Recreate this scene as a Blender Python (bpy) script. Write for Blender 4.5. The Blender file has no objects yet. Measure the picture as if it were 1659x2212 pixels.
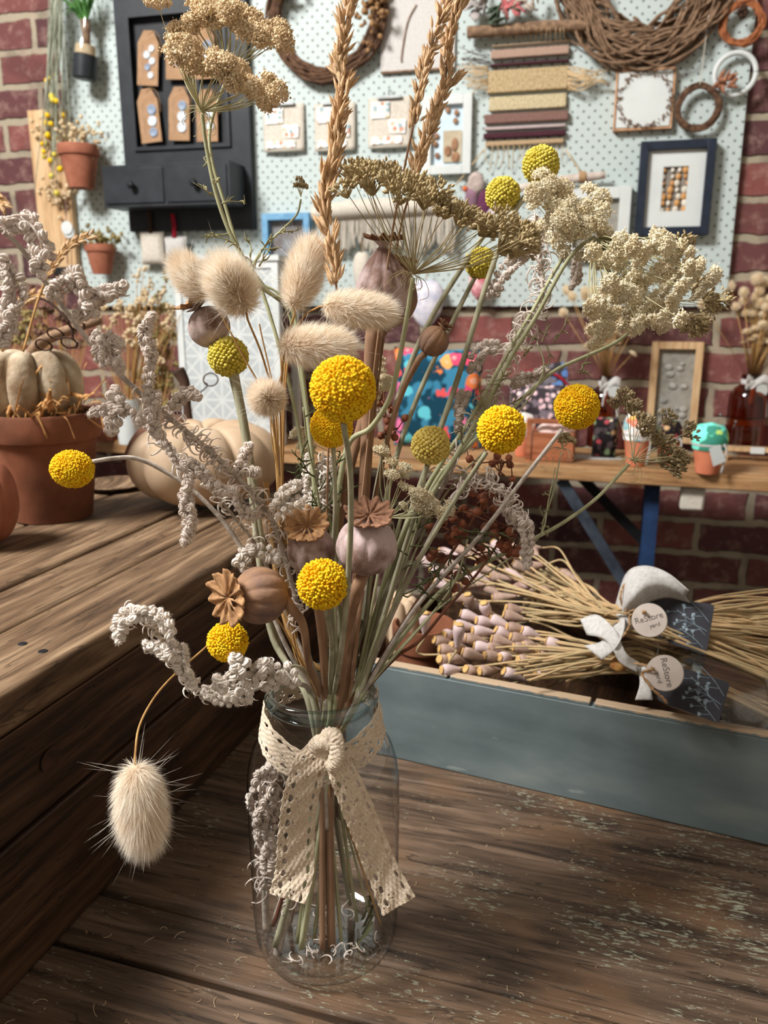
import bpy, math, random
import numpy as np
from mathutils import Vector, Matrix
random.seed(7); RNG = np.random.default_rng(7)
S = bpy.context.scene
COL = S.collection
PI = math.pi
# ------------------------------------------------------------------ camera
F = 1750.0; PITCH = math.radians(14.4); CAM = np.array([0, 0, .43])
cd = bpy.data.cameras.new('camera'); cam = bpy.data.objects.new('camera', cd); COL.objects.link(cam)
cd.sensor_fit = 'VERTICAL'; cd.sensor_height = 36; cd.lens = 36 * F / 2212
cam.location = CAM; cam.rotation_euler = (PI / 2 - PITCH, 0, 0)
cd.dof.use_dof = True; cd.dof.focus_distance = .47; cd.dof.aperture_fstop = 12.5; cd.clip_start = .02
S.camera = cam
# ------------------------------------------------------------------ world, light, exposure
w = bpy.data.worlds.new('world'); S.world = w; w.use_nodes = True
bg = w.node_tree.nodes['Background']; bg.inputs[0].default_value = (.74, .86, 1, 1); bg.inputs[1].default_value = .5
def area(name, loc, target, sx, sy, power, col=(1, 1, 1)):
    l = bpy.data.lights.new(name, 'AREA'); l.shape = 'RECTANGLE'; l.size = sx; l.size_y = sy; l.energy = power; l.color = col
    o = bpy.data.objects.new(name, l); COL.objects.link(o); o.location = loc
    o.rotation_euler = (Vector(target) - Vector(loc)).to_track_quat('-Z', 'Y').to_euler(); return o
area('window_light', (-1.5, .22, 2.38), (.0, 1.2, .15), .8, .9, 92, (1, .985, .96))
area('front_fill_light', (-.9, -2.2, 1.7), (.0, .9, .2), 1.8, 1.3, 40, (.93, .96, 1))  # added fill lamp behind the camera, brightens the fronts of the flowers
S.view_settings.view_transform = 'Standard'; S.view_settings.look = 'None'; S.view_settings.gamma = 1
S.view_settings.use_curve_mapping = False; S.view_settings.exposure = 1.2
# ------------------------------------------------------------------ pixel -> place helpers (real depth for every point)
_cp, _sp = math.cos(PITCH), math.sin(PITCH)
def ray(x, y):
    u = (x - 829.5) / F; v = (y - 1106) / F
    return np.array([u, _cp - v * _sp, -_sp - v * _cp])
def W(x, y, Z): return CAM + ray(x, y) * Z
def ground(x, y, z=0.):
    r = ray(x, y); t = (z - CAM[2]) / r[2]; return CAM + r * t, t / F
class Frame:
    def __init__(s, o, deg): s.o = np.array(o, float); s.a = math.radians(deg); s.c, s.s = math.cos(s.a), math.sin(s.a)
    def w(s, p): return s.o + np.array([p[0] * s.c - p[1] * s.s, p[0] * s.s + p[1] * s.c, p[2]])
    def l(s, P):
        d = np.array(P) - s.o; return np.array([d[0] * s.c + d[1] * s.s, -d[0] * s.s + d[1] * s.c, d[2]])
TB = Frame((-.04, .474, 0), -17.5)
_w0 = W(829, 700, 2.1); WL = Frame((_w0[0], _w0[1], 0), -14)
BN = Frame((-.174, 1.849, .1), -17)
_c0 = TB.w((-.075, .243, 0)); CR = Frame(_c0, -23.5)
GW = Frame((0, 0, 0), 0)
def wl(px, py, off=.02):           # wall coordinates of a pixel on the plane `off` in front of the bricks
    a = WL.l(CAM); b = WL.l(CAM + ray(px, py)); d = b - a; t = (-off - a[1]) / d[1]; q = a + d * t
    return q[0], q[2]
# ------------------------------------------------------------------ mesh builder
def nrm(v): v = np.array(v, float); return v / (np.linalg.norm(v) + 1e-12)
def basis(d):
    d = nrm(d); a = np.array([0, 0, 1.]) if abs(d[2]) < .9 else np.array([1., 0, 0])
    x = nrm(np.cross(a, d)); y = np.cross(d, x); return np.stack([x, y, d], 1)
def catmull(P, n=8):
    P = np.array(P, float)
    if len(P) < 3: return np.array([P[0] + (P[-1] - P[0]) * t for t in np.linspace(0, 1, n + 1)])
    Q = np.vstack([2 * P[0] - P[1], P, 2 * P[-1] - P[-2]]); out = []
    for i in range(1, len(Q) - 2):
        for k in range(n):
            t = k / n; a, b, c, d = Q[i - 1], Q[i], Q[i + 1], Q[i + 2]
            out.append(.5 * (2 * b + (c - a) * t + (2 * a - 5 * b + 4 * c - d) * t * t + (3 * b - a - 3 * c + d) * t ** 3))
    out.append(P[-1]); return np.array(out)
def ico(sub=1):
    import bmesh
    bm = bmesh.new(); bmesh.ops.create_icosphere(bm, subdivisions=sub, radius=1)
    v = np.array([x.co[:] for x in bm.verts]); f = np.array([[q.index for q in x.verts] for x in bm.faces]); bm.free(); return v, f
ICO = {1: ico(1), 2: ico(2), 3: ico(3)}
def spindle(n=5, prof=((0, .0), (.18, .7), (.45, 1), (.75, .55), (1, .02))):
    v = []; f = []
    for z, r in prof:
        for k in range(n): v.append((r * math.cos(2 * PI * k / n), r * math.sin(2 * PI * k / n), z))
    m = len(prof)
    for i in range(m - 1):
        for k in range(n): f.append((i * n + k, i * n + (k + 1) % n, (i + 1) * n + (k + 1) % n, (i + 1) * n + k))
    return np.array(v), np.array(f)
SPIN = spindle()
class MB:
    def __init__(s): s.v = []; s.f = []; s.n = 0
    def add(s, v, f):
        v = np.asarray(v, float).reshape(-1, 3); f = np.asarray(f); s.v.append(v); s.f.append(f + s.n); s.n += len(v); return s
    def inst(s, tpl, pos, mats):   # tpl (v,f); pos (N,3); mats (N,3,3)
        tv, tf = tpl; N = len(pos)
        if N == 0: return s
        v = np.einsum('nij,kj->nki', mats, tv) + np.asarray(pos)[:, None, :]
        f = (tf[None] + (np.arange(N) * len(tv))[:, None, None]).reshape(-1, tf.shape[1])
        return s.add(v.reshape(-1, 3), f)
    def blobs(s, pos, r, sub=1, jit=.25, squash=None, dirs=None):
        pos = np.asarray(pos); N = len(pos); r = np.broadcast_to(np.asarray(r, float), (N,))
        sc = r[:, None] * (1 + jit * RNG.uniform(-1, 1, (N, 3)))
        if squash is not None: sc = sc * np.array(squash)
        R = np.stack([basis(d) for d in (dirs if dirs is not None else RNG.normal(size=(N, 3)))]) if N else np.zeros((0, 3, 3))
        return s.inst(ICO[sub], pos, R * sc[:, None, :])
    def spikes(s, pos, dirs, L, wd, tpl=None):
        N = len(pos); R = np.stack([basis(d) for d in dirs]); L = np.broadcast_to(L, (N,)); wd = np.broadcast_to(wd, (N,))
        sc = np.stack([wd, wd, L], 1); return s.inst(tpl or SPIN, pos, R * sc[:, None, :])
    def box(s, a, b, R=None, c=None):
        x0, y0, z0 = a; x1, y1, z1 = b
        v = np.array([(x, y, z) for x in (x0, x1) for y in (y0, y1) for z in (z0, z1)], float)
        if R is not None: v = (v - c) @ np.asarray(R).T + c if c is not None else v @ np.asarray(R).T
        return s.add(v, [(0, 1, 3, 2), (4, 6, 7, 5), (0, 4, 5, 1), (2, 3, 7, 6), (0, 2, 6, 4), (1, 5, 7, 3)])
    def tube(s, P, r, n=8, sx=1., cap=True):
        P = np.asarray(P, float); m = len(P); r = np.broadcast_to(np.asarray(r, float), (m,)) if np.ndim(r) == 0 or len(r) == m else np.interp(np.linspace(0, 1, m), np.linspace(0, 1, len(r)), r)
        T = np.gradient(P, axis=0); T /= np.linalg.norm(T, axis=1)[:, None] + 1e-12
        B = basis(T[0]); x = B[:, 0]; V = []
        for i in range(m):
            x = x - T[i] * x.dot(T[i]); x = nrm(x); y = np.cross(T[i], x)
            for k in range(n):
                a = 2 * PI * k / n; V.append(P[i] + r[i] * (x * math.cos(a) * sx + y * math.sin(a)))
        i = np.arange(m - 1)[:, None] * n; k = np.arange(n)[None]
        f = np.stack([i + k, i + (k + 1) % n, i + n + (k + 1) % n, i + n + k], -1).reshape(-1, 4)
        s.add(V, f)
        if cap:
            b = s.n - m * n
            s.f.append(np.array([list(range(b + n - 1, b - 1, -1))])); s.f.append(np.array([list(range(b + (m - 1) * n, b + m * n))]))
        return s
    def lathe(s, prof, c=(0, 0, 0), n=40, R=None, rib=0, nrib=0, close=True, sy=1.):
        prof = np.array(prof, float); m = len(prof); a = 2 * PI * np.arange(n) / n
        mod = 1 - rib * np.abs(np.sin(a * nrib / 2)) ** .0 * (1 - np.abs(np.sin(a * nrib / 2)) ** .7) if nrib else np.ones(n)
        V = np.stack([prof[:, None, 0] * np.cos(a) * mod, prof[:, None, 0] * np.sin(a) * mod * sy, np.repeat(prof[:, 1:2], n, 1)], -1).reshape(-1, 3)
        if R is not None: V = V @ np.asarray(R).T
        V = V + np.array(c)
        i = np.arange(m - 1)[:, None] * n; k = np.arange(n)[None]
        f = np.stack([i + k, i + (k + 1) % n, i + n + (k + 1) % n, i + n + k], -1).reshape(-1, 4)
        s.add(V, f)
        if close:
            b = s.n - m * n
            if prof[0, 0] > 1e-5: s.f.append(np.array([list(range(b + n - 1, b - 1, -1))]))
            if prof[-1, 0] > 1e-5: s.f.append(np.array([list(range(b + (m - 1) * n, b + m * n))]))
        return s
    def prism(s, out, ax, th):     # out: list of 2D points; ax: (origin, u, v, normal); extruded by th along normal
        o, u, v, nn = [np.array(q, float) for q in ax]; n = len(out)
        A = np.array([o + u * p[0] + v * p[1] for p in out]); B = A + nn * th
        s.add(np.vstack([A, B]), [(k, (k + 1) % n, n + (k + 1) % n, n + k) for k in range(n)])
        b = s.n - 2 * n; s.f.append(np.array([list(range(b, b + n))][::-1])); s.f.append(np.array([list(range(b + 2 * n - 1, b + n - 1, -1))]))
        return s
    def ribbon(s, P, wv, th=0):    # strip along P with half-width vectors wv
        P = np.asarray(P); wv = np.asarray(wv); wv = np.broadcast_to(wv, P.shape); m = len(P)
        V = np.stack([P - wv, P + wv], 1).reshape(-1, 3); i = 2 * np.arange(m - 1)[:, None]
        return s.add(V, np.concatenate([i, i + 1, i + 3, i + 2], 1))
    def strands(s, root, d, L, wd, bend=None, seg=2):   # tapered flat hairs
        N = len(root); root = np.asarray(root); d = np.asarray(d); L = np.broadcast_to(L, (N,))[:, None]; wd = np.broadcast_to(wd, (N,))[:, None]
        side = np.cross(d, RNG.normal(size=(N, 3))); side /= np.linalg.norm(side, axis=1)[:, None] + 1e-9
        bend = np.zeros((N, 3)) if bend is None else np.broadcast_to(bend, (N, 3)); V = []
        for k in range(seg):
            t = k / seg; c = root + d * L * t + bend * L * t * t; V += [c - side * wd * (1 - t * .7), c + side * wd * (1 - t * .7)]
        V.append(root + d * L + bend * L); V = np.stack(V, 1); K = V.shape[1]; b = (np.arange(N) * K)[:, None]
        s.add(V.reshape(-1, 3), np.zeros((0, 4), int)); s0 = s.n - N * K
        for k in range(seg - 1): s.f.append(s0 + b + np.array([[2 * k, 2 * k + 1, 2 * k + 3, 2 * k + 2]]))
        s.f.append(s0 + b + np.array([[2 * seg - 2, 2 * seg - 1, 2 * seg]])); return s
    def build(s, name, mat, parent=None, org=None, smooth=True, bevel=0, sharp=35, solid=0):
        v = np.vstack(s.v); org = INFO[parent.name] if (parent is not None and org is None) else (np.zeros(3) if org is None else org)
        v = v - org; me = bpy.data.meshes.new(name)
        fs = [f for f in s.f if len(f)]
        cnt = np.concatenate([np.full(len(f), f.shape[1]) for f in fs]); idx = np.concatenate([f.ravel() for f in fs])
        me.vertices.add(len(v)); me.vertices.foreach_set('co', v.ravel().astype(np.float32))
        me.loops.add(len(idx)); me.loops.foreach_set('vertex_index', idx.astype(np.int32))
        st = np.concatenate([[0], np.cumsum(cnt)[:-1]]).astype(np.int32)
        me.polygons.add(len(cnt)); me.polygons.foreach_set('loop_start', st)
        me.polygons.foreach_set('use_smooth', np.full(len(cnt), bool(smooth)))
        me.update(calc_edges=True); me.validate()
        if smooth and sharp: me.set_sharp_from_angle(angle=math.radians(sharp))
        me.materials.append(mat); o = bpy.data.objects.new(name, me); COL.objects.link(o)
        if parent is not None: o.parent = parent; INFO[o.name] = INFO[parent.name]
        if bevel: m = o.modifiers.new('b', 'BEVEL'); m.width = bevel; m.segments = 2; m.limit_method = 'ANGLE'
        if solid: m = o.modifiers.new('s', 'SOLIDIFY'); m.thickness = solid; m.offset = 0
        return o
INFO = {}
def tag(o, label, cat, group=None, kind=None):
    if label: o['label'] = label
    if cat: o['category'] = cat
    if group: o['group'] = group
    if kind: o['kind'] = kind
    return o
def thing(name, label, cat, fr=GW, org=(0, 0, 0), group=None, local=False):
    o = bpy.data.objects.new(name, None); COL.objects.link(o); o.empty_display_size = .02
    o.location = fr.w(org); o.rotation_euler = (0, 0, fr.a); INFO[o.name] = np.zeros(3) if local else np.array(org, float)
    return tag(o, label, cat, group)
def solo(mb, name, mat, label, cat, fr=GW, org=(0, 0, 0), group=None, kind=None, **k):
    org = np.array(org, float); o = mb.build(name, mat, None, org, **k); o.location = fr.w(org); o.rotation_euler = (0, 0, fr.a); INFO[o.name] = org
    return tag(o, label, cat, group, kind)
# ------------------------------------------------------------------ materials
def lin(c):
    g = .3 * c[0] + .55 * c[1] + .15 * c[2]; c = [(x * .88 + g * .12) / 255 for x in c]; return tuple([(x / 12.92 if x < .04045 else ((x + .055) / 1.055) ** 2.4) for x in c] + [1.])
class NT:
    def __init__(s, name):
        s.m = bpy.data.materials.new(name); s.m.use_nodes = True; s.t = s.m.node_tree; s.b = s.t.nodes['Principled BSDF']; s.out = s.t.nodes['Material Output']
        s.tc = s.t.nodes.new('ShaderNodeTexCoord').outputs['Object']
    def n(s, ty, **k):
        x = s.t.nodes.new(ty)
        for a, v in k.items(): setattr(x, a, v)
        return x
    def put(s, sock, v):
        if isinstance(v, bpy.types.NodeSocket): s.t.links.new(v, sock)
        else: sock.default_value = v
    def math(s, op, a, b=0., c=None):
        x = s.n('ShaderNodeMath', operation=op); s.put(x.inputs[0], a); s.put(x.inputs[1], b)
        if c is not None: s.put(x.inputs[2], c)
        return x.outputs[0]
    def map(s, scale=(1, 1, 1), loc=(0, 0, 0), src=None):
        x = s.n('ShaderNodeMapping'); s.put(x.inputs[0], src or s.tc); x.inputs['Scale'].default_value = scale; x.inputs['Location'].default_value = loc; return x.outputs[0]
    def noise(s, vec, scale, detail=4, rough=.55, dist=0):
        x = s.n('ShaderNodeTexNoise'); s.put(x.inputs['Vector'], vec); x.inputs['Scale'].default_value = scale; x.inputs['Detail'].default_value = detail
        x.inputs['Roughness'].default_value = rough; x.inputs['Distortion'].default_value = dist; return x.outputs[0]
    def ramp(s, fac, stops):
        x = s.n('ShaderNodeValToRGB'); s.put(x.inputs[0], fac); e = x.color_ramp.elements
        while len(e) < len(stops): e.new(.5)
        for q, (p, c) in zip(e, stops): q.position = p; q.color = c
        return x.outputs[0]
    def step(s, v, a, b):
        x = s.n('ShaderNodeMapRange'); s.put(x.inputs[0], v); x.inputs[1].default_value = a; x.inputs[2].default_value = b; return x.outputs[0]
    def mix(s, f, a, b, mode='MIX'):
        x = s.n('ShaderNodeMix', data_type='RGBA', blend_type=mode); s.put(x.inputs[0], f); s.put(x.inputs[6], a); s.put(x.inputs[7], b); return x.outputs[2]
    def bump(s, h, st=.5, d=.002):
        x = s.n('ShaderNodeBump'); s.put(x.inputs['Height'], h); x.inputs['Strength'].default_value = st; x.inputs['Distance'].default_value = d; s.put(s.b.inputs['Normal'], x.outputs[0])
    def fin(s, col, rough=.8, spec=.3):
        s.put(s.b.inputs['Base Color'], col); s.put(s.b.inputs['Roughness'], rough); s.b.inputs['Specular IOR Level'].default_value = spec; return s.m
MC = {}
def mat(name, c1, c2=None, rough=.85, scale=60, bump=0, bd=.001, stretch=(1, 1, 1), tr=0., spec=.25, detail=3, sheen=0, lo=.35, hi=.65, metal=0):
    if name in MC: return MC[name]
    t = NT(name); c2 = c2 or tuple(int(x * .8) for x in c1)
    ns = t.noise(t.map(stretch), scale, detail); col = t.mix(t.step(ns, lo, hi), lin(c1), lin(c2))
    t.fin(col, rough, spec); t.b.inputs['Metallic'].default_value = metal
    if sheen: t.b.inputs['Sheen Weight'].default_value = sheen
    if bump: t.bump(t.noise(t.map(stretch), scale * 1.7, 5), bump, bd)
    if tr:
        x = t.n('ShaderNodeBsdfTranslucent'); t.put(x.inputs[0], col); m = t.n('ShaderNodeMixShader'); m.inputs[0].default_value = tr
        t.t.links.new(t.b.outputs[0], m.inputs[1]); t.t.links.new(x.outputs[0], m.inputs[2]); t.t.links.new(m.outputs[0], t.out.inputs[0])
    MC[name] = t.m; return t.m
def wood(name, dark, mid, light, ax=0, fleck=None, famt=.62, crack=.5, rough=.7, sc=1., spec=.25, stain=None):
    t = NT(name); st = [90, 90, 90]; st[ax] = 7; v = t.map(tuple(q * sc for q in st))
    st2 = [300, 300, 300]; st2[ax] = 12; v2 = t.map(tuple(q * sc for q in st2))
    g = t.noise(v, 1, 6, .6, .6); g2 = t.noise(v2, 1, 4, .6); big = t.noise(t.map(tuple([12 * sc if i != ax else 4 * sc for i in range(3)])), 1, 4)
    f = t.math('ADD', t.math('MULTIPLY', g, .74), t.math('MULTIPLY', big, .26))
    col = t.ramp(f, [(.36, lin(dark)), (.5, lin(mid)), (.66, lin(light))])
    col = t.mix(t.math('MULTIPLY', t.step(g2, .5, .75), .45), col, lin(dark))
    if stain: col = t.mix(t.math('MULTIPLY', t.step(t.noise(t.map((9, 14, 9)), 1, 4), .5, .62), .6), col, lin(stain))
    sc3 = [55, 55, 55]; sc3[ax] = 5; c = t.noise(t.map(tuple(q * sc for q in sc3), (3, 1, 2)), 1, 3, .5, 1.5)
    ck = t.step(t.math('ABSOLUTE', t.math('SUBTRACT', c, .5)), 0, .012); ck = t.math('MAXIMUM', ck, 1 - crack)
    col = t.mix(ck, lin([q * .3 for q in dark]), col)
    h = t.math('ADD', t.math('MULTIPLY', g2, .5), ck)
    if fleck:
        fl = [420, 420, 420]; fl[ax] = 110; a = t.noise(t.map(tuple(fl)), 1, 5, .7, .4); m2 = t.noise(t.map((13, 17, 13), (5, 5, 5)), 1, 3)
        spx = t.n('ShaderNodeSeparateXYZ'); t.put(spx.inputs[0], t.tc); k = t.step(t.math('ADD', t.math('ADD', t.math('MULTIPLY', a, .66), t.math('MULTIPLY', m2, .34)), t.math('MULTIPLY', t.step(spx.outputs[0], -.05, .22), .035)), famt, famt + .02)
        col = t.mix(t.math('MULTIPLY', k, .7), col, lin(fleck)); h = t.math('ADD', h, t.math('MULTIPLY', k, .3))
    t.bump(h, .55, .0009); m = t.fin(col, rough, spec); MC[name] = m; return m
M_TABLE = wood('table wood', (42, 32, 24), (90, 70, 54), (126, 102, 82), 0, (158, 162, 138), .60, .5, .62, stain=(112, 82, 56))
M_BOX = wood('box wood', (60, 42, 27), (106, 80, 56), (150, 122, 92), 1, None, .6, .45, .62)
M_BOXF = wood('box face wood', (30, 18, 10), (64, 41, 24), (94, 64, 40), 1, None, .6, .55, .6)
M_BENCH = wood('bench wood', (120, 80, 46), (176, 130, 84), (204, 162, 114), 0, (232, 204, 160), .66, .3, .4)
M_PINE = wood('pine', (176, 132, 86), (206, 168, 122), (218, 188, 146), 2, None, .6, .1, .5)
M_PINEX = wood('pine rail', (186, 134, 90), (218, 178, 132), (234, 204, 164), 2, None, .6, .05, .5)
M_TRUG = wood('red wood', (120, 62, 38), (172, 98, 62), (200, 124, 84), 0, None, .6, .1, .5)
def brick_mat():
    t = NT('brick'); sp = t.n('ShaderNodeSeparateXYZ'); t.put(sp.inputs[0], t.tc); cb = t.n('ShaderNodeCombineXYZ')
    wob = t.noise(t.map((1, 1, 1)), 14, 3); t.put(cb.inputs[0], t.math('ADD', sp.outputs[0], t.math('MULTIPLY', wob, .024))); t.put(cb.inputs[1], t.math('ADD', sp.outputs[2], t.math('MULTIPLY', wob, .024)))
    b = t.n('ShaderNodeTexBrick'); b.offset = .5; t.put(b.inputs['Vector'], cb.outputs[0])
    b.inputs['Color1'].default_value = lin((134, 76, 70)); b.inputs['Color2'].default_value = lin((72, 50, 56)); b.inputs['Mortar'].default_value = lin((158, 146, 124))
    b.inputs['Scale'].default_value = 1; b.inputs['Mortar Size'].default_value = .0105; b.inputs['Mortar Smooth'].default_value = .35; b.inputs['Brick Width'].default_value = .235; b.inputs['Row Height'].default_value = .084
    b.inputs['Bias'].default_value = -.1
    n = t.noise(t.tc, 30, 6, .65); col = t.mix(t.math('MULTIPLY', t.step(n, .5, .72), .5), b.outputs['Color'], lin((186, 150, 136)))
    col = t.mix(t.math('MULTIPLY', t.step(t.noise(t.tc, 9, 3), .5, .6), .35), col, lin((70, 46, 48)))
    t.bump(t.math('ADD', t.math('MULTIPLY', b.outputs['Fac'], -1.0), t.math('MULTIPLY', n, .5)), .9, .008); return t.fin(col, .9, .15)
M_BRICK = brick_mat()
def peg_mat():
    t = NT('pegboard paint'); sp = t.n('ShaderNodeSeparateXYZ'); t.put(sp.inputs[0], t.tc); P = .0254
    def grid(ox, oz):
        fx = t.math('SUBTRACT', t.math('FRACT', t.math('ADD', t.math('DIVIDE', sp.outputs[0], P), 50 + ox)), .5)
        fz = t.math('SUBTRACT', t.math('FRACT', t.math('ADD', t.math('DIVIDE', sp.outputs[2], P), 50 + oz)), .5)
        return t.math('SQRT', t.math('ADD', t.math('MULTIPLY', fx, fx), t.math('MULTIPLY', fz, fz)))
    d = t.math('MINIMUM', grid(0, 0), grid(.5, .5)); k = t.step(d, .085, .108)
    col = t.mix(k, lin((112, 112, 104)), t.mix(t.noise(t.tc, 3, 3), lin((190, 203, 201)), lin((178, 192, 189)))); t.bump(k, 1, .003); return t.fin(col, .5, .3)
M_PEG = peg_mat()
def glass(name, tint, edge, body=.0, rough=.03, refl=1.0):   # thin-walled glass: clear straight on, denser and more reflective at grazing angles
    t = NT(name); lw = t.n('ShaderNodeLayerWeight'); lw.inputs[0].default_value = .5
    tr = t.n('ShaderNodeBsdfTransparent'); t.put(tr.inputs[0], t.mix(t.step(lw.outputs['Facing'], .74, 1.), lin(tint), lin(edge)))
    gl = t.n('ShaderNodeBsdfGlossy'); gl.inputs['Roughness'].default_value = rough; fr = t.math('ADD', t.math('MULTIPLY', t.math('POWER', lw.outputs['Facing'], 3.0), .75), .06)
    m = t.n('ShaderNodeMixShader'); t.put(m.inputs[0], t.math('ADD', t.math('MULTIPLY', fr, refl), body)); t.t.links.new(tr.outputs[0], m.inputs[1]); t.t.links.new(gl.outputs[0], m.inputs[2])
    t.t.links.new(m.outputs[0], t.out.inputs[0]); MC[name] = t.m; return t.m
M_GLASS = glass('jar glass', (253, 254, 254), (64, 84, 92))
M_AMBER = glass('amber glass', (196, 112, 52), (90, 40, 20), 0)
M_CLEAR = glass('clear plastic', (245, 245, 245), (205, 205, 205), .02, .12, .8)
M_FUR = mat('bunny tail fur', (252, 244, 230), (246, 230, 208), .9, 90, tr=.42, spec=.1)
M_FURC = mat('bunny tail core', (226, 196, 164), (206, 174, 138), .9, 300, tr=.2, spec=.1)
M_WOOL = mat('silver wool', (240, 228, 218), (222, 204, 190), .95, 300, .5, .0006, tr=.2, spec=.08)
M_WOOLW = mat('white wool', (248, 240, 230), (236, 222, 208), .95, 300, .5, .0006, tr=.2, spec=.08)
M_WSTEM = mat('woolly stem', (196, 184, 172), (156, 144, 132), .9, 200, .4)
M_YEL = mat('craspedia yellow', (255, 214, 20), (250, 186, 0), .75, 160, tr=.1, spec=.2)
M_YELP = mat('craspedia pale', (236, 212, 110), (222, 192, 76), .55, 160, tr=.08, spec=.35)
M_YELG = mat('craspedia olive', (220, 202, 70), (206, 184, 50), .5, 160, tr=.05, spec=.35)
M_GSTEM = mat('grey green stem', (172, 168, 138), (138, 134, 106), .85, 150, .6, stretch=(1, 1, .12))
M_GREEN = mat('pale green stem', (180, 180, 140), (150, 150, 110), .8, 120, .4, stretch=(1, 1, .12))
M_STRAW = mat('straw stem', (196, 152, 88), (160, 112, 58), .7, 120, .4, stretch=(1, 1, .1))
M_PSTEM = mat('poppy stem', (170, 130, 98), (134, 98, 72), .75, 90, .5, stretch=(1, 1, .1))
M_POD = mat('poppy pod', (182, 160, 154), (112, 84, 70), .8, 46, .8, .0012, detail=8, spec=.2, lo=.46, hi=.6)
M_POD2 = mat('poppy pod lilac', (196, 172, 170), (140, 108, 96), .8, 42, .8, .0012, detail=8, spec=.2, lo=.48, hi=.62)
M_POD3 = mat('poppy pod brown', (164, 122, 88), (118, 92, 84), .75, 50, .8, .0012, detail=6, spec=.25)
M_CROWN = mat('poppy crown', (190, 142, 94), (140, 98, 62), .8, 260, .5, .0006, detail=5)
M_CROWND = mat('poppy crown dark', (150, 106, 78), (112, 74, 54), .8, 260, .5, .0006, detail=5)
M_UMB = mat('cream umbel', (240, 226, 188), (214, 190, 144), .9, 140, tr=.25, spec=.1)
M_UMBT = mat('tan umbel', (244, 222, 184), (222, 192, 148), .9, 140, tr=.2, spec=.1)
M_UMBG = mat('brown green umbel', (206, 184, 138), (166, 146, 104), .9, 160, tr=.15, spec=.1)
M_UMBW = mat('pale umbel', (252, 244, 218), (240, 222, 182), .9, 140, tr=.25, spec=.1)
M_RAY = mat('umbel rays', (206, 200, 156), (180, 172, 124), .8, 60, tr=.15)
M_GRASS = mat('grass husk', (236, 200, 154), (212, 168, 118), .75, 160, .3, tr=.3)
M_BERRY = mat('rust berry', (160, 88, 56), (122, 62, 38), .55, 200, .2, spec=.35)
M_LEAF = mat('dried leaf', (96, 102, 62), (70, 74, 42), .8, 120, .4, tr=.2)
M_TERRA = mat('terracotta', (170, 102, 76), (146, 82, 58), .85, 26, .2, detail=5)
M_TERRAD = mat('aged terracotta', (140, 80, 52), (94, 54, 34), .8, 18, .3, .002, detail=6)
M_LACE = mat('lace cotton', (238, 220, 196), (220, 198, 170), .95, 500, .9, .0006, tr=.1, spec=.1)
M_WHITE = mat('white cotton', (218, 216, 212), (198, 194, 190), .9, 300, .4, tr=.2)
M_PAINTW = mat('white paint', (212, 216, 214), (198, 204, 202), .5, 8)
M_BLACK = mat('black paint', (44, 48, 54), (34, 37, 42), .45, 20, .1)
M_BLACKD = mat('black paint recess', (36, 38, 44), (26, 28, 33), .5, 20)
M_KRAFT = mat('kraft card', (172, 134, 100), (158, 120, 86), .9, 60)
M_BTNW = mat('pearl button', (214, 222, 228), (180, 190, 200), .35, 200)
M_BTNB = mat('blue button', (110, 128, 156), (150, 165, 185), .4, 300)
M_TWIG = mat('twig', (112, 80, 58), (74, 50, 36), .9, 90, .5)
M_TWIGL = mat('pale twig', (150, 118, 90), (108, 82, 62), .9, 90, .5)
M_RAFFIA = mat('raffia', (214, 158, 92), (184, 126, 66), .7, 90, .2, tr=.2)
M_VINE = mat('dark vine', (74, 48, 34), (50, 32, 22), .8, 90, .3)
M_STONE = mat('stone pumpkin', (190, 174, 148), (134, 110, 84), .9, 30, .9, .004, detail=9, lo=.35, hi=.65, spec=.1)
M_PUMP = mat('cream pumpkin', (196, 170, 140), (170, 138, 106), .55, 10, .1, detail=5)
M_TWINE = mat('jute twine', (188, 150, 106), (150, 112, 74), .9, 300, .6)
M_TAGB = mat('charcoal card', (58, 58, 64), (50, 50, 56), .8, 30)
M_CHALK = mat('chalk print', (150, 168, 178), (110, 126, 138), .8, 200)
M_INK = mat('grey ink', (128, 118, 112), (108, 98, 92), .8, 50)
M_DISC = mat('bleached wood disc', (212, 200, 190), (194, 180, 170), .7, 40)
M_SEED = mat('dark seeds', (44, 36, 32), (92, 80, 66), .8, 900, .6)
M_CANVAS = mat('cream canvas', (210, 202, 188), (192, 182, 166), .95, 200, .3)
M_HOOK = mat('steel hook', (150, 152, 152), (120, 122, 122), .3, 30, metal=1)
M_OAT = mat('dried oat', (240, 220, 182), (222, 194, 148), .8, 60, tr=.3)
M_FOL = mat('olive foliage', (166, 160, 116), (132, 126, 84), .85, 60, tr=.2)
M_BLUE = mat('blue metal', (36, 62, 104), (26, 44, 78), .45, 30, .1)
M_BRACE = mat('worn steel brace', (66, 74, 86), (44, 50, 60), .45, 30)
M_DARK = mat('dark metal', (28, 28, 32), (20, 20, 22), .5, 30)
M_FLOOR = mat('floor concrete', (58, 50, 44), (40, 34, 30), .9, 6, .2)
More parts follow.
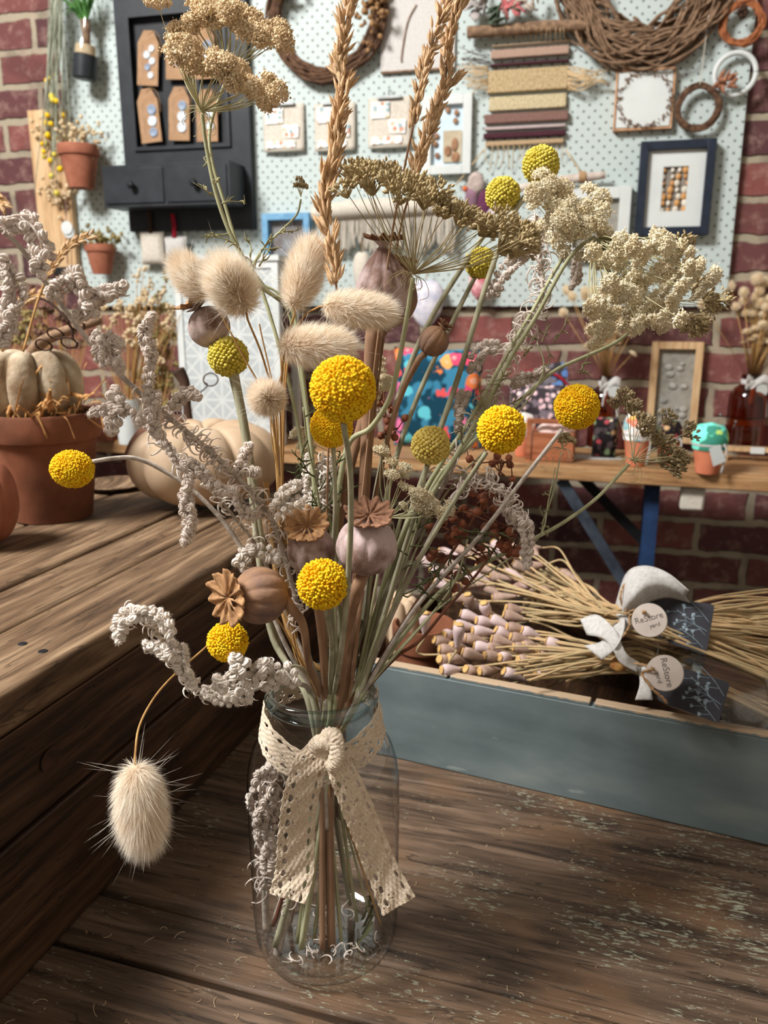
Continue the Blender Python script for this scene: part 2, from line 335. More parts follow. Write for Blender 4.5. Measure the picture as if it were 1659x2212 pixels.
# ================================================================== the room
mb = MB(); mb.box((-2.6, 0, -.75), (2.2, .12, 2.5)); solo(mb, 'wall_back', M_BRICK, None, None, WL, kind='structure', smooth=False)
mb = MB(); mb.box((-2.6, -3.4, -.8), (2.4, .12, -.75)); solo(mb, 'floor', M_FLOOR, None, None, WL, kind='structure', smooth=False)
M_PLAST = mat('pale plaster', (206, 198, 186), (190, 182, 170), .9, 3)
for nm, p_, q_ in (('wall_left', (-2.72, -3.4, -.75), (-2.6, 0, 2.5)), ('wall_right', (2.2, -3.4, -.75), (2.32, 0, 2.5)), ('wall_front', (-2.72, -3.52, -.75), (2.32, -3.4, 2.5)), ('ceiling', (-2.72, -3.52, 2.5), (2.32, .12, 2.6))):
    mb = MB(); mb.box(p_, q_); solo(mb, nm, M_PLAST, None, None, WL, kind='structure', smooth=False)
# pegboard
mb = MB(); xl, _ = wl(152, 400); xr, _ = wl(1603, 320); _, zb = wl(1100, 662); mb.box((xl, -.02, zb), (xr, -.0015, 2.2))
solo(mb, 'pegboard', M_PEG, 'large white painted pegboard screwed to the brick wall', 'pegboard', WL, (xl, 0, zb), smooth=False, bevel=.001)
# ------------------------------------------------------------------ the rustic table in front
def plank(mb, x0, x1, y0, y1, z0, z1): mb.box((x0, y0, z0), (x1, y1, z1))
t = thing('rustic_table', 'weathered brown plank table with flecks of pale green paint, under the jar', 'table', TB, (0, 0, 0))
mb = MB()
for a, b in ((-.62, -.345), (-.341, -.0605), (-.0555, -.0092), (-.0086, .2035), (.2055, .50)): plank(mb, -.62, 1.1, a, b, -.035, 0)
o = mb.build('tabletop', M_TABLE, t, smooth=True, bevel=.0022)
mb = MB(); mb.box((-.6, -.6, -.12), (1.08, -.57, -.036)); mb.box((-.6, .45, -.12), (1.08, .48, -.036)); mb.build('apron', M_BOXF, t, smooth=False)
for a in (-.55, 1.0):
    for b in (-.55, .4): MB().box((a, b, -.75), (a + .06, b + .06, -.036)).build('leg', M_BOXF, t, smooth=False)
# dust and plant crumbs on the planks
mb = MB()
for i in range(240):
    x, y = (RNG.uniform(-.17, .02), RNG.uniform(-.2, -.02)) if i % 3 == 0 else (RNG.uniform(-.1, .34), RNG.uniform(-.2, .18))
    if x * x + y * y < .055 ** 2 or abs(y + .058) < .005: continue
    L = RNG.uniform(.001, .0045) if i % 6 else RNG.uniform(.006, .011); a = RNG.uniform(0, 6.3); c = RNG.uniform(-2.5, 2.5); P = []
    for k in range(5): P.append((x, y, .0004 + .0006 * math.sin(k))); x += L / 4 * math.cos(a); y += L / 4 * math.sin(a); a += c / 3
    mb.tube(P, .00016, 4)
solo(mb, 'plant_crumbs', M_OAT, 'scattered tiny straw crumbs and fibres lying on the planks', 'crumbs', TB, kind='stuff')
# ------------------------------------------------------------------ the big wooden box on the left
t = thing('wooden_chest', 'large rough timber chest with a plank lid, left of the jar', 'chest', TB, (-.176, -.3, 0))
mb = MB(); xs = [-.176, -.250, -.316, -.44, -.60, -.76]
for i in range(5): mb.box((xs[i + 1] + .0015, -.42, .176 if i else .172), (xs[i] - (0 if i == 0 else .0015), .445, .2 - .0008 * (i % 2)))
mb.build('lid', M_BOX, t, bevel=.004)
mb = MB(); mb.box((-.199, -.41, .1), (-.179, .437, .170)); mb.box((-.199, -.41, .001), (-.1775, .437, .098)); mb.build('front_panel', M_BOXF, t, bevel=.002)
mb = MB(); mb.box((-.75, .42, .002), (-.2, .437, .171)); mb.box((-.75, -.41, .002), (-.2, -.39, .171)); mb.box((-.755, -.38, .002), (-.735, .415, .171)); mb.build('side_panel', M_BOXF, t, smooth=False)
for q in ((49, 1391), (93, 1407)):
    p = TB.l(ground(*q, .2)[0]); m = MB(); m.lathe([(0, .0008), (.003, .0005), (.0036, -.0002)], (p[0], p[1], .2), 14); m.build('nail_head', M_DARK, t)
# knot on the face
mb = MB(); p = np.array([-.1775, -.045, .135]); mb.lathe([(0, .0009), (.006, .0006), (.010, 0)], p, 16, R=basis((1, 0, 0)), sy=.8); k = mb.build('knot', M_VINE, t)
# ------------------------------------------------------------------ blue painted tray crate with the poppy bunches
def crate_mat():
    t = NT('blue grey paint'); n = t.noise(t.map((3, 8, 8)), 3, 5); col = t.ramp(n, [(.3, lin((84, 98, 100))), (.55, lin((104, 118, 120))), (.75, lin((124, 134, 132)))])
    k = t.step(t.noise(t.map((30, 60, 60)), 1, 5, .7), .7, .72); col = t.mix(t.math('MULTIPLY', k, .75), col, lin((170, 130, 110)))
    k = t.step(t.noise(t.map((14, 14, 60)), 1, 4, .6), .66, .70); col = t.mix(t.math('MULTIPLY', k, .35), col, lin((170, 178, 172)))
    sp = t.n('ShaderNodeSeparateXYZ'); t.put(sp.inputs[0], t.tc); e = t.math('ADD', sp.outputs[2], t.math('MULTIPLY', t.noise(t.map((30, 30, 30)), 4, 5), .006))
    col = t.mix(t.math('MULTIPLY', t.step(e, .0990, .1000), .8), col, lin((190, 158, 122)))
    t.bump(n, .2, .002); return t.fin(col, .55, .3)
M_CRATE = crate_mat(); CH = .098; CD = .235; CL = .62
t = thing('wooden_tray', 'long blue grey painted wooden tray box with chipped rim, holding dried poppies', 'tray', CR, (0, 0, 0))
mb = MB(); x = 0
mb.box((0, 0, .0005), (CL, .011, CH - .004)); 
for a, b in ((0, .105), (.108, .235), (.239, .40), (.404, CL)): mb.box((a, .0004, CH - .0041), (b, .0106, CH))
mb.build('front_panel', M_CRATE, t, bevel=.0008)
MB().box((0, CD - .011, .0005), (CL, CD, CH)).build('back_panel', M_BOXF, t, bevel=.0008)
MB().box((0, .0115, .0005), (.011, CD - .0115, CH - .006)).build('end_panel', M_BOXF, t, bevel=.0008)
MB().box((CL - .011, .0115, .0005), (CL, CD - .0115, CH)).build('end_panel', M_CRATE, t, bevel=.0008)
MB().box((.0115, .0115, .0008), (CL - .0115, CD - .0115, .008)).build('bottom_panel', M_BOXF, t, smooth=False)
# ------------------------------------------------------------------ glass jar
JC = np.array([-.040, .474, 0.0])
t = thing('glass_jar', 'clear glass apothecary jar with rounded shoulders and thick rolled rim', 'jar', GW, JC)
outer = [(.0, .0003), (.030, .0003), (.040, .0012), (.0462, .006), (.0485, .013), (.0495, .03), (.0502, .10), (.0500, .128), (.0485, .140), (.0455, .150), (.041, .158), (.0362, .1635), (.0345, .168), (.0343, .177), (.0345, .182)]
mb = MB(); mb.lathe(outer, JC, 72, close=False); mb.build('body', M_GLASS, t, sharp=0)
mb = MB(); mb.lathe([(.0, .004), (.028, .0042), (.040, .0062), (.044, .012)], JC, 72, close=False); mb.build('base', M_GLASS, t, sharp=0)
M_RIM = glass('rim glass', (222, 236, 238), (70, 96, 106), .06)
mb = MB(); rp = [(.0335 + .0032 * math.cos(a), .1880 + .0055 * math.sin(a)) for a in np.linspace(-PI * .9, PI * .9, 18)]; mb.lathe(rp, JC, 72, close=False); mb.build('rim', M_RIM, t, sharp=0)
# ------------------------------------------------------------------ stems helper: everything runs through the mouth into the jar
def mouth(px, dz=0.): return W(px, 1497, .519 + dz)
USED = []
def injar(px_m, dz, k):
    """mouth point, neck point and a foot on the jar's bottom"""
    m = mouth(px_m, dz); d = m - (JC + [0, 0, .19]); d[2] = 0
    n = np.linalg.norm(d[:2]); 
    if n > .027: d *= .027 / n; m = JC + [d[0], d[1], m[2]]
    a = (k * 2.399) % (2 * PI); r = .012 + .022 * ((k * .618) % 1)
    nk = JC + [d[0] * .35, d[1] * .35, .155]; deep = k % 3 == 0; ft = JC + [-d[0] * .7 + r * math.cos(a), -d[1] * .5 + r * math.sin(a), .008]
    rr = np.linalg.norm((ft - JC)[:2]); 
    if rr > .039: ft[:2] = JC[:2] + (ft - JC)[:2] * .039 / rr
    if not deep: ft = nk + (ft - nk) * .42
    return [m, nk, .5 * (nk + ft) + [0, 0, .0], ft]
KJ = [0]
def path(px, Z0, Z1=None, pm=None, dz=0., n=8):
    """px: pixel points from flower down; depth runs Z0 -> Z1; ends in the jar when pm is given"""
    px = list(px); m = len(px); Z1 = Z0 if Z1 is None else Z1
    P = [W(x, y, Z0 + (Z1 - Z0) * (i / max(1, m - 1))) for i, (x, y) in enumerate(px)]
    if pm is not None: KJ[0] += 1; P += injar(pm, dz, KJ[0])
    return catmull(P, n)
def fib(n):
    i = np.arange(n) + .5; ph = np.arccos(1 - 2 * i / n); th = PI * (1 + 5 ** .5) * i
    return np.stack([np.cos(th) * np.sin(ph), np.sin(th) * np.sin(ph), np.cos(ph)], 1)
DROP = spindle(6, ((0, .5), (.3, .95), (.6, 1), (.85, .7), (1, .08)))
def craspedia(label, c, dia, Z, kind, stem, Z1, pm, rs=.0014, dz=0., asp=1., ax=None, smat=None):
    C = W(c[0], c[1], Z); r = dia / 2 / F * Z
    P = path(stem, Z + r * .1, Z1, pm, dz); t = thing('billy_button_flower', label, 'dried flower', GW, P[-1], 'yellow billy buttons in the jar')
    up = nrm(C - P[1]); B = basis(ax if ax is not None else up)
    if kind == 'bead': n, br, mt, L = 330, .105, (M_YELP if 'pale' in label else M_YELG), .19
    elif kind == 'fluff': n, br, mt, L = 1500, .05, M_YEL, .10
    else: n, br, mt, L = 760, .068, M_YEL, .15
    D = fib(n); D = D + RNG.normal(size=D.shape) * (.015 if kind == 'bead' else .03); D /= np.linalg.norm(D, axis=1)[:, None]
    k = (1 - L) * r * (1 + RNG.uniform(-.03, .03, n)); sc = np.array([1, 1, asp])
    pos = (D * k[:, None] * sc) @ B.T + C; dirs = (D + RNG.normal(size=D.shape) * .12) @ B.T
    m = MB(); v, f = ICO[3]; m.add((v * r * (1 - L * .75) * sc) @ B.T + C, f)
    m.spikes(pos, dirs, r * L * 1.15 * RNG.uniform(.8, 1.15, n), r * br * RNG.uniform(.8, 1.2, n), DROP)
    m.build('flower_head', mt, t, sharp=0)
    m = MB(); m.tube(P, [rs * .9, rs, rs * 1.05, rs * 1.1], 8)
    if kind != 'bead': # woolly stem hairs
        N = 260; ii = RNG.integers(0, len(P) - 26, N); dd = RNG.normal(size=(N, 3)); dd /= np.linalg.norm(dd, axis=1)[:, None]
        m.strands(P[ii] + dd * rs * .8 + RNG.normal(size=(N, 3)) * .0005, dd, .0012, .00006, seg=1)
    m.build('stem', smat or M_GSTEM, t, sharp=0)
    return t
craspedia('largest yellow billy button, front and centre below the bunny tails', (741, 841), 142, .372, 'fluff', [(742, 915), (757, 1030), (755, 1200), (738, 1400)], .46, 722, .0016)
craspedia('yellow billy button half hidden directly beneath the largest one', (716, 921), 92, .47, 'fluff', [(720, 965), (724, 1100), (716, 1250), (720, 1400)], .52, 716)
craspedia('yellow billy button in the middle, in front of the two round poppy pods', (697, 1262), 110, .44, 'mix', [(702, 1312), (716, 1380), (715, 1440)], .50, 712, .0015)
craspedia('small yellow billy button low on the left on a looping stem', (492, 1386), 88, .46, 'mix', [(528, 1420), (560, 1462), (592, 1462), (625, 1440), (660, 1450)], .50, 690, .0013)
craspedia('flattened yellow billy button far left on a bowed pale stem', (156, 1013), 92, .47, 'fluff', [(200, 997), (245, 990), (292, 990), (345, 1012), (420, 1062), (500, 1150), (560, 1260), (620, 1400)], .51, 676, .0014, asp=.84, ax=nrm([.25, -.2, 1]), smat=M_WSTEM)
craspedia('olive beaded billy button in front of the light box, upper left', (493, 770), 87, .52, 'bead', [(500, 812), (520, 900), (538, 1010), (556, 1180), (590, 1380)], .535, 668, .0021)
craspedia('pale beaded billy button right of centre above the cream umbel', (930, 962), 84, .50, 'bead', [(922, 1005), (905, 1085), (868, 1200), (812, 1380)], .53, 760, .0015)
craspedia('yellow billy button in front of the dark spotted fabric bird', (1083, 928), 104, .45, 'mix', [(1050, 978), (970, 1100), (880, 1255), (810, 1400)], .51, 778, .0015)
craspedia('fluffy yellow billy button on the right, in front of an amber bottle', (1246, 879), 97, .48, 'fluff', [(1214, 928), (1130, 1035), (1030, 1165), (900, 1310)], .52, 784, .0014, smat=M_WSTEM)
craspedia('olive beaded billy button beneath the brown green umbel, right of its hub', (1038, 568), 68, .58, 'bead', [(1025, 600), (975, 700), (905, 850), (850, 1010), (800, 1250)], .545, 752, .0018, .01)
craspedia('olive beaded billy button, second highest of all, left of the topmost', (1086, 421), 76, .58, 'bead', [(1082, 458), (1010, 560), (925, 700), (860, 860), (815, 1050), (775, 1300)], .545, 742, .0020, .01)
craspedia('topmost olive beaded billy button below the woven wall hanging', (1168, 356), 80, .58, 'bead', [(1158, 394), (1105, 470), (1052, 610), (988, 820), (925, 1000), (850, 1220)], .545, 770, .0020, .01)
# ------------------------------------------------------------------ poppy pods
def pod(t, C, r, d, mt, cmat, elong=1.0, crown=1.15, nl=11, tilt=None, neck=.35, narrow=0., seed=0, cup=.18):
    B = basis(d); n = 88; m = MB(); pr = []
    for a in np.linspace(-PI / 2 * .93, PI / 2 * .9, 26):
        z = math.sin(a) * r * elong; q = math.cos(a) * r * (1 - narrow * max(0, math.sin(a))); pr.append((max(q, r * .16), z))
    pr = [(r * .20, pr[0][1] - r * .16), (r * .23, pr[0][1] - r * .10)] + pr + [(r * neck * .8, pr[-1][1] + r * .10), (r * neck, pr[-1][1] + r * .17)]
    m.lathe(pr, C, n, R=B, rib=.075, nrib=nl); v = m.v[0]; v += RNG.normal(size=v.shape) * r * .004
    m.build('seed_pod', mt, t, sharp=0)
    top = C + B @ np.array([0, 0, pr[-1][1]]); Bc = B if tilt is None else basis(nrm(np.array(tilt))); R = r * crown; m = MB(); K = nl * 12; V = []; rings = [0.02, .2, .4, .6, .78, .9, 1.0]
    for q in rings:
        for k in range(K):
            a = 2 * PI * k / K; lobe = .80 + .20 * abs(math.cos(a * nl / 2)) ** .7; w_ = math.cos(a * nl / 2) ** 2
            rr = R * q * (lobe if q > .6 else 1) * (1 + (.03 * math.sin(5 * a + seed) if q > .7 else 0) + (RNG.uniform(-.02, .02) if q > .85 else 0)); ridge = R * .13 * (abs(math.cos(a * nl / 2)) ** 10) * (q > .05) * (1 - q * .5)
            z = R * cup * (q ** 1.6) * (1 + .5 * math.sin(a * nl / 2) ** 2 * 0) + ridge + R * .10 * (w_ - .5) * q ** 3 + R * .05 * math.sin(3 * a + seed) * q * q
            V.append((rr * math.cos(a), rr * math.sin(a), z))
    V = np.array(V); nr = len(rings); i = np.arange(nr - 1)[:, None] * K; k = np.arange(K)[None]
    f = np.stack([i + k, i + (k + 1) % K, i + K + (k + 1) % K, i + K + k], -1).reshape(-1, 4); m.add(V @ Bc.T + top, f)
    o = m.build('crown', cmat, t, sharp=0, solid=r * .05); return top
def poppy(label, c, dia, Z, d, stem, Z1, pm, mt=M_POD, cmat=M_CROWN, rs=.0022, smat=None, dz=0., **k):
    C = W(c[0], c[1], Z); r = dia / 2 / F * Z; P = path(stem, Z, Z1, pm, dz)
    t = thing('poppy_seed_head', label, 'dried flower', GW, P[-1], 'dried poppy seed heads in the jar'); d = nrm(d)
    pod(t, C, r, d, mt, cmat, **k); P = np.vstack([[C - d * r * .85], P]); m = MB(); m.tube(P, [rs * 1.3, rs, rs, rs], 10); m.build('stem', smat or M_PSTEM, t, sharp=0); return t
poppy('round lilac poppy pod with brown star crown, right of the middle yellow ball', (792, 1180), 134, .468, (.08, -.25, 1), [(775, 1262), (757, 1330), (738, 1420)], .51, 735, M_POD2, M_CROWND, .0030, elong=.95, crown=.80, tilt=(.05, -.5, 1), neck=.5)
poppy('grey poppy pod with ragged brown crown tilted to the viewer, left of the lilac pod', (672, 1190), 106, .485, (-.08, -.35, 1), [(680, 1260), (692, 1340), (700, 1430)], .51, 702, M_POD, M_CROWN, .0026, elong=1.05, crown=.92, tilt=(-.1, -.75, .9), neck=.42)
poppy('brown poppy pod facing left with an orange rosette crown, lower left', (562, 1286), 126, .440, (-.85, -.5, .12), [(628, 1312), (655, 1352), (668, 1440)], .49, 690, M_POD3, M_CROWN, .0022, elong=.95, crown=.98, tilt=(-.75, -.85, .1), neck=.45, cup=.1)
poppy('mauve poppy pod with upturned tan crown, peeping behind the upper bunny tails', (452, 706), 92, .52, (-.5, -.1, .85), [(505, 800), (535, 960), (566, 1180), (600, 1390)], .54, 660, M_POD, M_CROWN, .0022, M_GSTEM, elong=.95, crown=.95, neck=.55, cup=.35)
poppy('tall mauve poppy pod with spread flat crown, beneath the brown green umbel hub', (826, 620), 118, .50, (.02, 0, 1), [(806, 720), (798, 850), (789, 1020), (775, 1250)], .53, 745, M_POD2, M_CROWND, .0038, dz=.004, elong=1.45, narrow=.45, crown=.75, neck=.33)
poppy('brown shaded poppy pod just behind the tall mauve pod', (852, 640), 104, .53, (.25, 0, 1), [(815, 735), (790, 880), (745, 1060), (715, 1280)], .54, 725, M_POD3, M_CROWND, .0030, dz=.008, elong=1.3, narrow=.3, crown=.6)
poppy('small brown poppy pod tilted right, above the bright floral cushion', (937, 737), 66, .50, (.55, -.1, .8), [(905, 775), (868, 850), (835, 960), (790, 1200)], .53, 756, M_POD3, M_CROWND, .0016, elong=1.0, crown=.55, neck=.5, cup=.5)
# ------------------------------------------------------------------ bunny tails
def bunny(label, c, wd, ln, Z, d, stem, Z1, pm, dz=0., awn=60, dens=5200, rs=.0006, flare=.55):
    C = W(c[0], c[1], Z); d = nrm(d); B = basis(d); Ln = ln / F * Z; Rw = wd / 2 / F * Z; P = path(stem, Z, Z1, pm, dz)
    t = thing('bunny_tail', label, 'dried grass', GW, P[-1], 'fluffy bunny tail grasses in the jar')
    rc = Rw * .52; lc = Ln * .5 - Rw * .25
    m = MB(); v, f = ICO[3]; m.add((v * [rc, rc, lc]) @ B.T + C, f); m.build('seed_head', M_FURC, t, sharp=0)
    D = fib(dens); D = D + RNG.normal(size=D.shape) * .05; D /= np.linalg.norm(D, axis=1)[:, None]
    pos = (D * [rc, rc, lc] * .95) @ B.T + C; nn = D * [1, 1, rc / lc]; nn /= np.linalg.norm(nn, axis=1)[:, None]
    dr = nn * [1, 1, 1] + np.array([0, 0, flare]) + RNG.normal(size=D.shape) * .22; dr /= np.linalg.norm(dr, axis=1)[:, None]
    m = MB(); m.strands(pos, dr @ B.T, Rw * .62 * RNG.uniform(.6, 1.15, dens), .00013, bend=(B @ np.array([0, 0, .3])), seg=2)
    if awn:
        ii = RNG.integers(0, dens, awn); dd = nn[ii] + np.array([0, 0, .35]) + RNG.normal(size=(awn, 3)) * .2; dd /= np.linalg.norm(dd, axis=1)[:, None]
        m.strands(pos[ii], dd @ B.T, Rw * RNG.uniform(1.1, 1.7, awn), .00010, seg=3)
    m.build('fur', M_FUR, t, sharp=0)
    Q = np.vstack([[C - d * lc * .9], P]) ; m = MB(); m.tube(Q, rs, 6); m.build('stem', M_STRAW, t, sharp=0)
    return t
bunny('bunny tail hanging head down at the lower left on a long bowed stem', (303, 1738), 134, 215, .42, (.06, -.08, -1), [(291, 1640), (300, 1572), (330, 1512), (372, 1462), (440, 1402), (520, 1330), (590, 1330), (640, 1410)], .5, 684, awn=80, dens=9500, flare=.8)
bunny('leftmost upper bunny tail, partly behind a rounder one', (415, 602), 92, 120, .50, (-.6, .1, .75), [(455, 640), (520, 760), (585, 900), (605, 1150), (625, 1350)], .525, 672)
bunny('big round bunny tail facing the viewer, upper left of the group', (503, 622), 128, 150, .44, (-.35, -.6, .7), [(535, 690), (570, 780), (596, 900), (606, 1150), (628, 1350)], .52, 676, dens=6500)
bunny('upright leaning bunny tail in front of the dried grass spike', (655, 596), 104, 165, .46, (.35, .1, 1), [(636, 680), (622, 740), (610, 900), (612, 1150), (632, 1350)], .52, 680, dens=6000)
bunny('bunny tail lying sideways, pointing right over the mauve pod', (772, 668), 94, 168, .45, (1, .0, -.12), [(690, 662), (652, 690), (622, 780), (612, 950), (614, 1150), (636, 1350)], .52, 684, dens=6500)
bunny('wide bunny tail pointing right just above the largest yellow ball', (678, 748), 108, 172, .44, (1, -.15, .0), [(612, 770), (606, 860), (608, 1000), (616, 1180), (640, 1370)], .52, 686, dens=6500)
bunny('small round bunny tail lowest of the upper group, left of the largest yellow ball', (579, 861), 92, 100, .45, (-.1, -.9, .25), [(592, 912), (604, 1050), (616, 1200), (640, 1380)], .52, 682, dens=5200)
for i, (a, b) in enumerate([((600, 900), (560, 700)), ((612, 905), (606, 760)), ((585, 905), (640, 720))]):
    P = path([b, a, (600 + 8 * i, 1100), (628 + 5 * i, 1380)], .49, .52, 674 + 6 * i); m = MB(); m.tube(P, .0005, 5)
    solo(m, 'straw_stem', M_STRAW, 'thin bare golden straw rising among the bunny tail stems', 'dried grass', GW, P[-1], 'bare golden straws')
# ------------------------------------------------------------------ grass spikes
def spike(label, px, Z0, wd, stem, Z1, pm, n=24, dz=0., rs=.0009, smat=M_PSTEM, dense=10):
    Q = catmull([W(x, y, Z0) for x, y in px], 10); P = path(stem, Z0, Z1, pm, dz)
    t = thing('grass_spike', label, 'dried grass', GW, P[-1], 'tall golden grass spikes'); s = np.linspace(0, len(Q) - 1.01, n); m = MB(); R = wd / 2 / F * Z0
    for k, q in enumerate(s):
        i = int(q); p = Q[i] + (Q[i + 1] - Q[i]) * (q - i); T = nrm(Q[i] - Q[i + 1]); side = nrm(np.cross(T, [0, 1, 0])) * (1 if k % 2 else -1)
        out = side * .55 + RNG.normal(size=3) * .25; base = p + side * R * .15; N = dense
        dd = np.stack([nrm(T * 1.25 + out * .5 + RNG.normal(size=3) * .22) for _ in range(N)]); ps = base + np.outer(RNG.uniform(-.3, .6, N), T) * R + RNG.normal(size=(N, 3)) * R * .2
        m.spikes(ps, dd, R * RNG.uniform(1.5, 2.4, N), R * .23, SPIN); m.strands(ps + dd * R * 1.2, dd, R * .9, .00008, seg=1)
    m.build('seed_husks', M_GRASS, t, sharp=0); m = MB(); m.tube(np.vstack([Q, P[1:]]) if np.linalg.norm(Q[-1] - P[0]) < .01 else Q, rs * .8, 6)
    if np.linalg.norm(Q[-1] - P[0]) >= .01: m.tube(P, rs, 6)
    m.build('stem', smat, t, sharp=0); return t
spike('tall grass spike left of centre with broad dense clumps', [(772, -30), (745, 60), (733, 140), (742, 180), (730, 260), (722, 330), (708, 400), (702, 470), (720, 560), (726, 612)], .45, 40, [(728, 615), (722, 700), (712, 900), (706, 1100), (704, 1350)], .52, 706, 46)
spike('purple stemmed grass spike, left one of the pair on the right', [(972, -30), (952, 40), (925, 120), (908, 190), (893, 270)], .46, 32, [(893, 270), (872, 370), (848, 500), (828, 640), (806, 820), (790, 1000), (760, 1280)], .52, 738, 22)
spike('grass spike leaning right, right one of the pair', [(1003, -30), (985, 30), (968, 90), (962, 170), (940, 240), (925, 290), (905, 350), (895, 385)], .47, 34, [(895, 390), (868, 480), (848, 600), (820, 800), (800, 1000), (770, 1280)], .53, 742, 32)
spike('short thin grass spikelet branching right from the tall pair', [(992, 162), (972, 190)], .47, 18, [(972, 190), (952, 225), (935, 262)], .47, None, 6, rs=.0004)
# ------------------------------------------------------------------ umbels
def umbel(label, hub, Zh, heads, mt, stem, Z1, pm, hr=.007, dz=0., rs=.0013, nb=34, axis=None, raymat=None, bract=True, group='flat topped lace flower umbels', name='lace_flower', smat=None, bs=.00085, fan=False):
    """heads: list of (x, y, Z)"""
    H = W(hub[0], hub[1], Zh); P = path(stem, Zh, Z1, pm, dz) if stem else None
    t = thing(name, label, 'dried flower', GW, P[-1] if P is not None else H, group)
    hp = [W(x, y, z) for x, y, z in heads]; cen = np.mean(hp, 0); ax = nrm(cen - H) if axis is None else nrm(axis)
    m = MB()
    for p in hp:
        L = np.linalg.norm(p - H); d0 = nrm(nrm(p - H) + ax * .1 + RNG.normal(size=3) * .05); mid = H + (p - H) * .5 + (ax * -.05 + nrm(np.cross(RNG.normal(size=3), ax)) * .05) * L
        m.tube(catmull([H, mid, p], 5), [.00036, .00028, .00022], 5, cap=False)
    if bract:
        for k in range(14):
            a = k * 2.4; s = basis(ax); q = s[:, 0] * math.cos(a) + s[:, 1] * math.sin(a); L = RNG.uniform(.006, .014)
            m.tube(catmull([H, H + q * L * .6 - ax * L * .1, H + q * L - ax * L * .6, H + q * L * .7 - ax * L * .9], 4), .00018, 4, cap=False)
    m.build('rays', raymat or M_RAY, t, sharp=0)
    for p in hp:
        m = MB(); r = hr * RNG.uniform(.75, 1.2); d = nrm(nrm(p - H) * 1 + ax * .5); Bq = basis(d); n = int(nb * 2.2 * (r / hr) ** 2)
        if fan:
            k = 26; dd = np.stack([nrm(d + nrm(RNG.normal(size=3)) * .75) for _ in range(k)]); b0 = p - d * r * 1.0; m.spikes(np.repeat([b0], k, 0), dd, r * RNG.uniform(1.1, 1.6, k), .00055); tp = b0 + dd * (r * RNG.uniform(1.2, 1.7, (k, 1)))
            tp2 = np.repeat(tp, 2, 0) + RNG.normal(size=(2 * k, 3)) * .0010; m.spikes(tp2, np.repeat(dd, 2, 0) + RNG.normal(size=(2 * k, 3)) * .3, RNG.uniform(.0026, .004, 2 * k), .0009); m.build('floret_cluster', mt, t, sharp=0); continue
        D = fib(n * 2)[n:] * [1, 1, -1]; q = D * r * RNG.uniform(.75, 1.05, (n, 1)) * [1, 1, .7]; ps = q @ Bq.T + p
        m.blobs(ps, bs * RNG.uniform(.7, 1.3, n), 1, .5); ns = n // 2
        ps2 = ps + RNG.normal(size=ps.shape) * bs * 1.3; m.blobs(ps2, bs * .6, 1, .6); m.spikes(ps, RNG.normal(size=ps.shape) + d, bs * 2.4, bs * .45)
        base = p - d * r * .35
        for j in range(0, n, 5): m.tube(np.array([base, ps[j]]), .00016, 4, cap=False)
        m.build('floret_cluster', mt, t, sharp=0)
    if P is not None: m = MB(); m.tube(P, [rs * .8, rs, rs * 1.1, rs], 8); m.build('stem', smat or M_GREEN, t, sharp=0)
    return t
def spread(poly, n, jx, jy, Z, jz):
    poly = np.array(poly, float); s = np.linspace(0, len(poly) - 1, n); out = []
    for q in s:
        i = min(int(q), len(poly) - 2); x, y = poly[i] + (poly[i + 1] - poly[i]) * (q - i)
        out.append((x + RNG.uniform(-jx, jx), y + RNG.uniform(-jy, jy), Z + RNG.uniform(-jz, jz)))
    return out
h1 = spread([(375, 85), (410, 120), (460, 140), (510, 165), (560, 205), (590, 190)], 40, 14, 22, .47, .03) + [(342, 12, .47)]
umbel('golden tan umbel at the top left, its lower tier spreading right', (435, 240), .485, h1, M_UMBT, [(437, 246), (446, 320), (470, 430), (510, 530), (575, 625), (632, 672), (655, 820), (675, 1000), (692, 1250)], .53, 708, hr=.0065, rs=.0014)
h2 = spread([(395, 60), (440, 40), (480, 45), (540, 55), (580, 80), (605, 75), (430, 10), (500, 8)], 40, 18, 18, .50, .025)
umbel('higher golden tan umbel cropped by the top of the view, top left', (490, 150), .52, h2, M_UMBT, [(492, 160), (452, 300), (488, 450), (525, 560), (570, 640), (640, 900), (680, 1200)], .54, 712, hr=.0065, rs=.0012, bract=False)
h3 = spread([(745, 385), (790, 385), (840, 390), (880, 405), (930, 425), (980, 445), (1030, 470), (1075, 500), (1120, 530), (1140, 500)], 42, 16, 24, .46, .035)
umbel('wide brown green umbel across the middle with long bare rays', (893, 592), .47, h3, M_UMBG, [(892, 600), (878, 690), (858, 800), (838, 868), (800, 925), (752, 962), (728, 1100), (722, 1300)], .53, 726, hr=.0062, rs=.0017, nb=30, fan=True, raymat=mat('bare rays', (190, 172, 124), (158, 140, 96), .8, 60, tr=.1))
h4 = spread([(1150, 400), (1190, 430), (1230, 420), (1270, 440), (1180, 480), (1230, 480), (1280, 490), (1300, 460), (1190, 520), (1250, 530)], 46, 28, 26, .53, .03)
umbel('cream umbel facing the viewer, below the topmost billy buttons', (1236, 520), .56, h4, M_UMBW, [(1232, 530), (1190, 600), (1150, 672), (1095, 765), (1020, 900), (960, 990), (880, 1130), (812, 1320)], .54, 772, hr=.0060, rs=.0015, axis=(.1, -1, .4), nb=30)
h5 = spread([(1270, 540), (1330, 545), (1390, 540), (1450, 520), (1490, 560), (1520, 610), (1450, 600), (1390, 610), (1330, 620), (1280, 680), (1330, 680), (1400, 670), (1450, 660), (1290, 720)], 84, 30, 30, .50, .04)
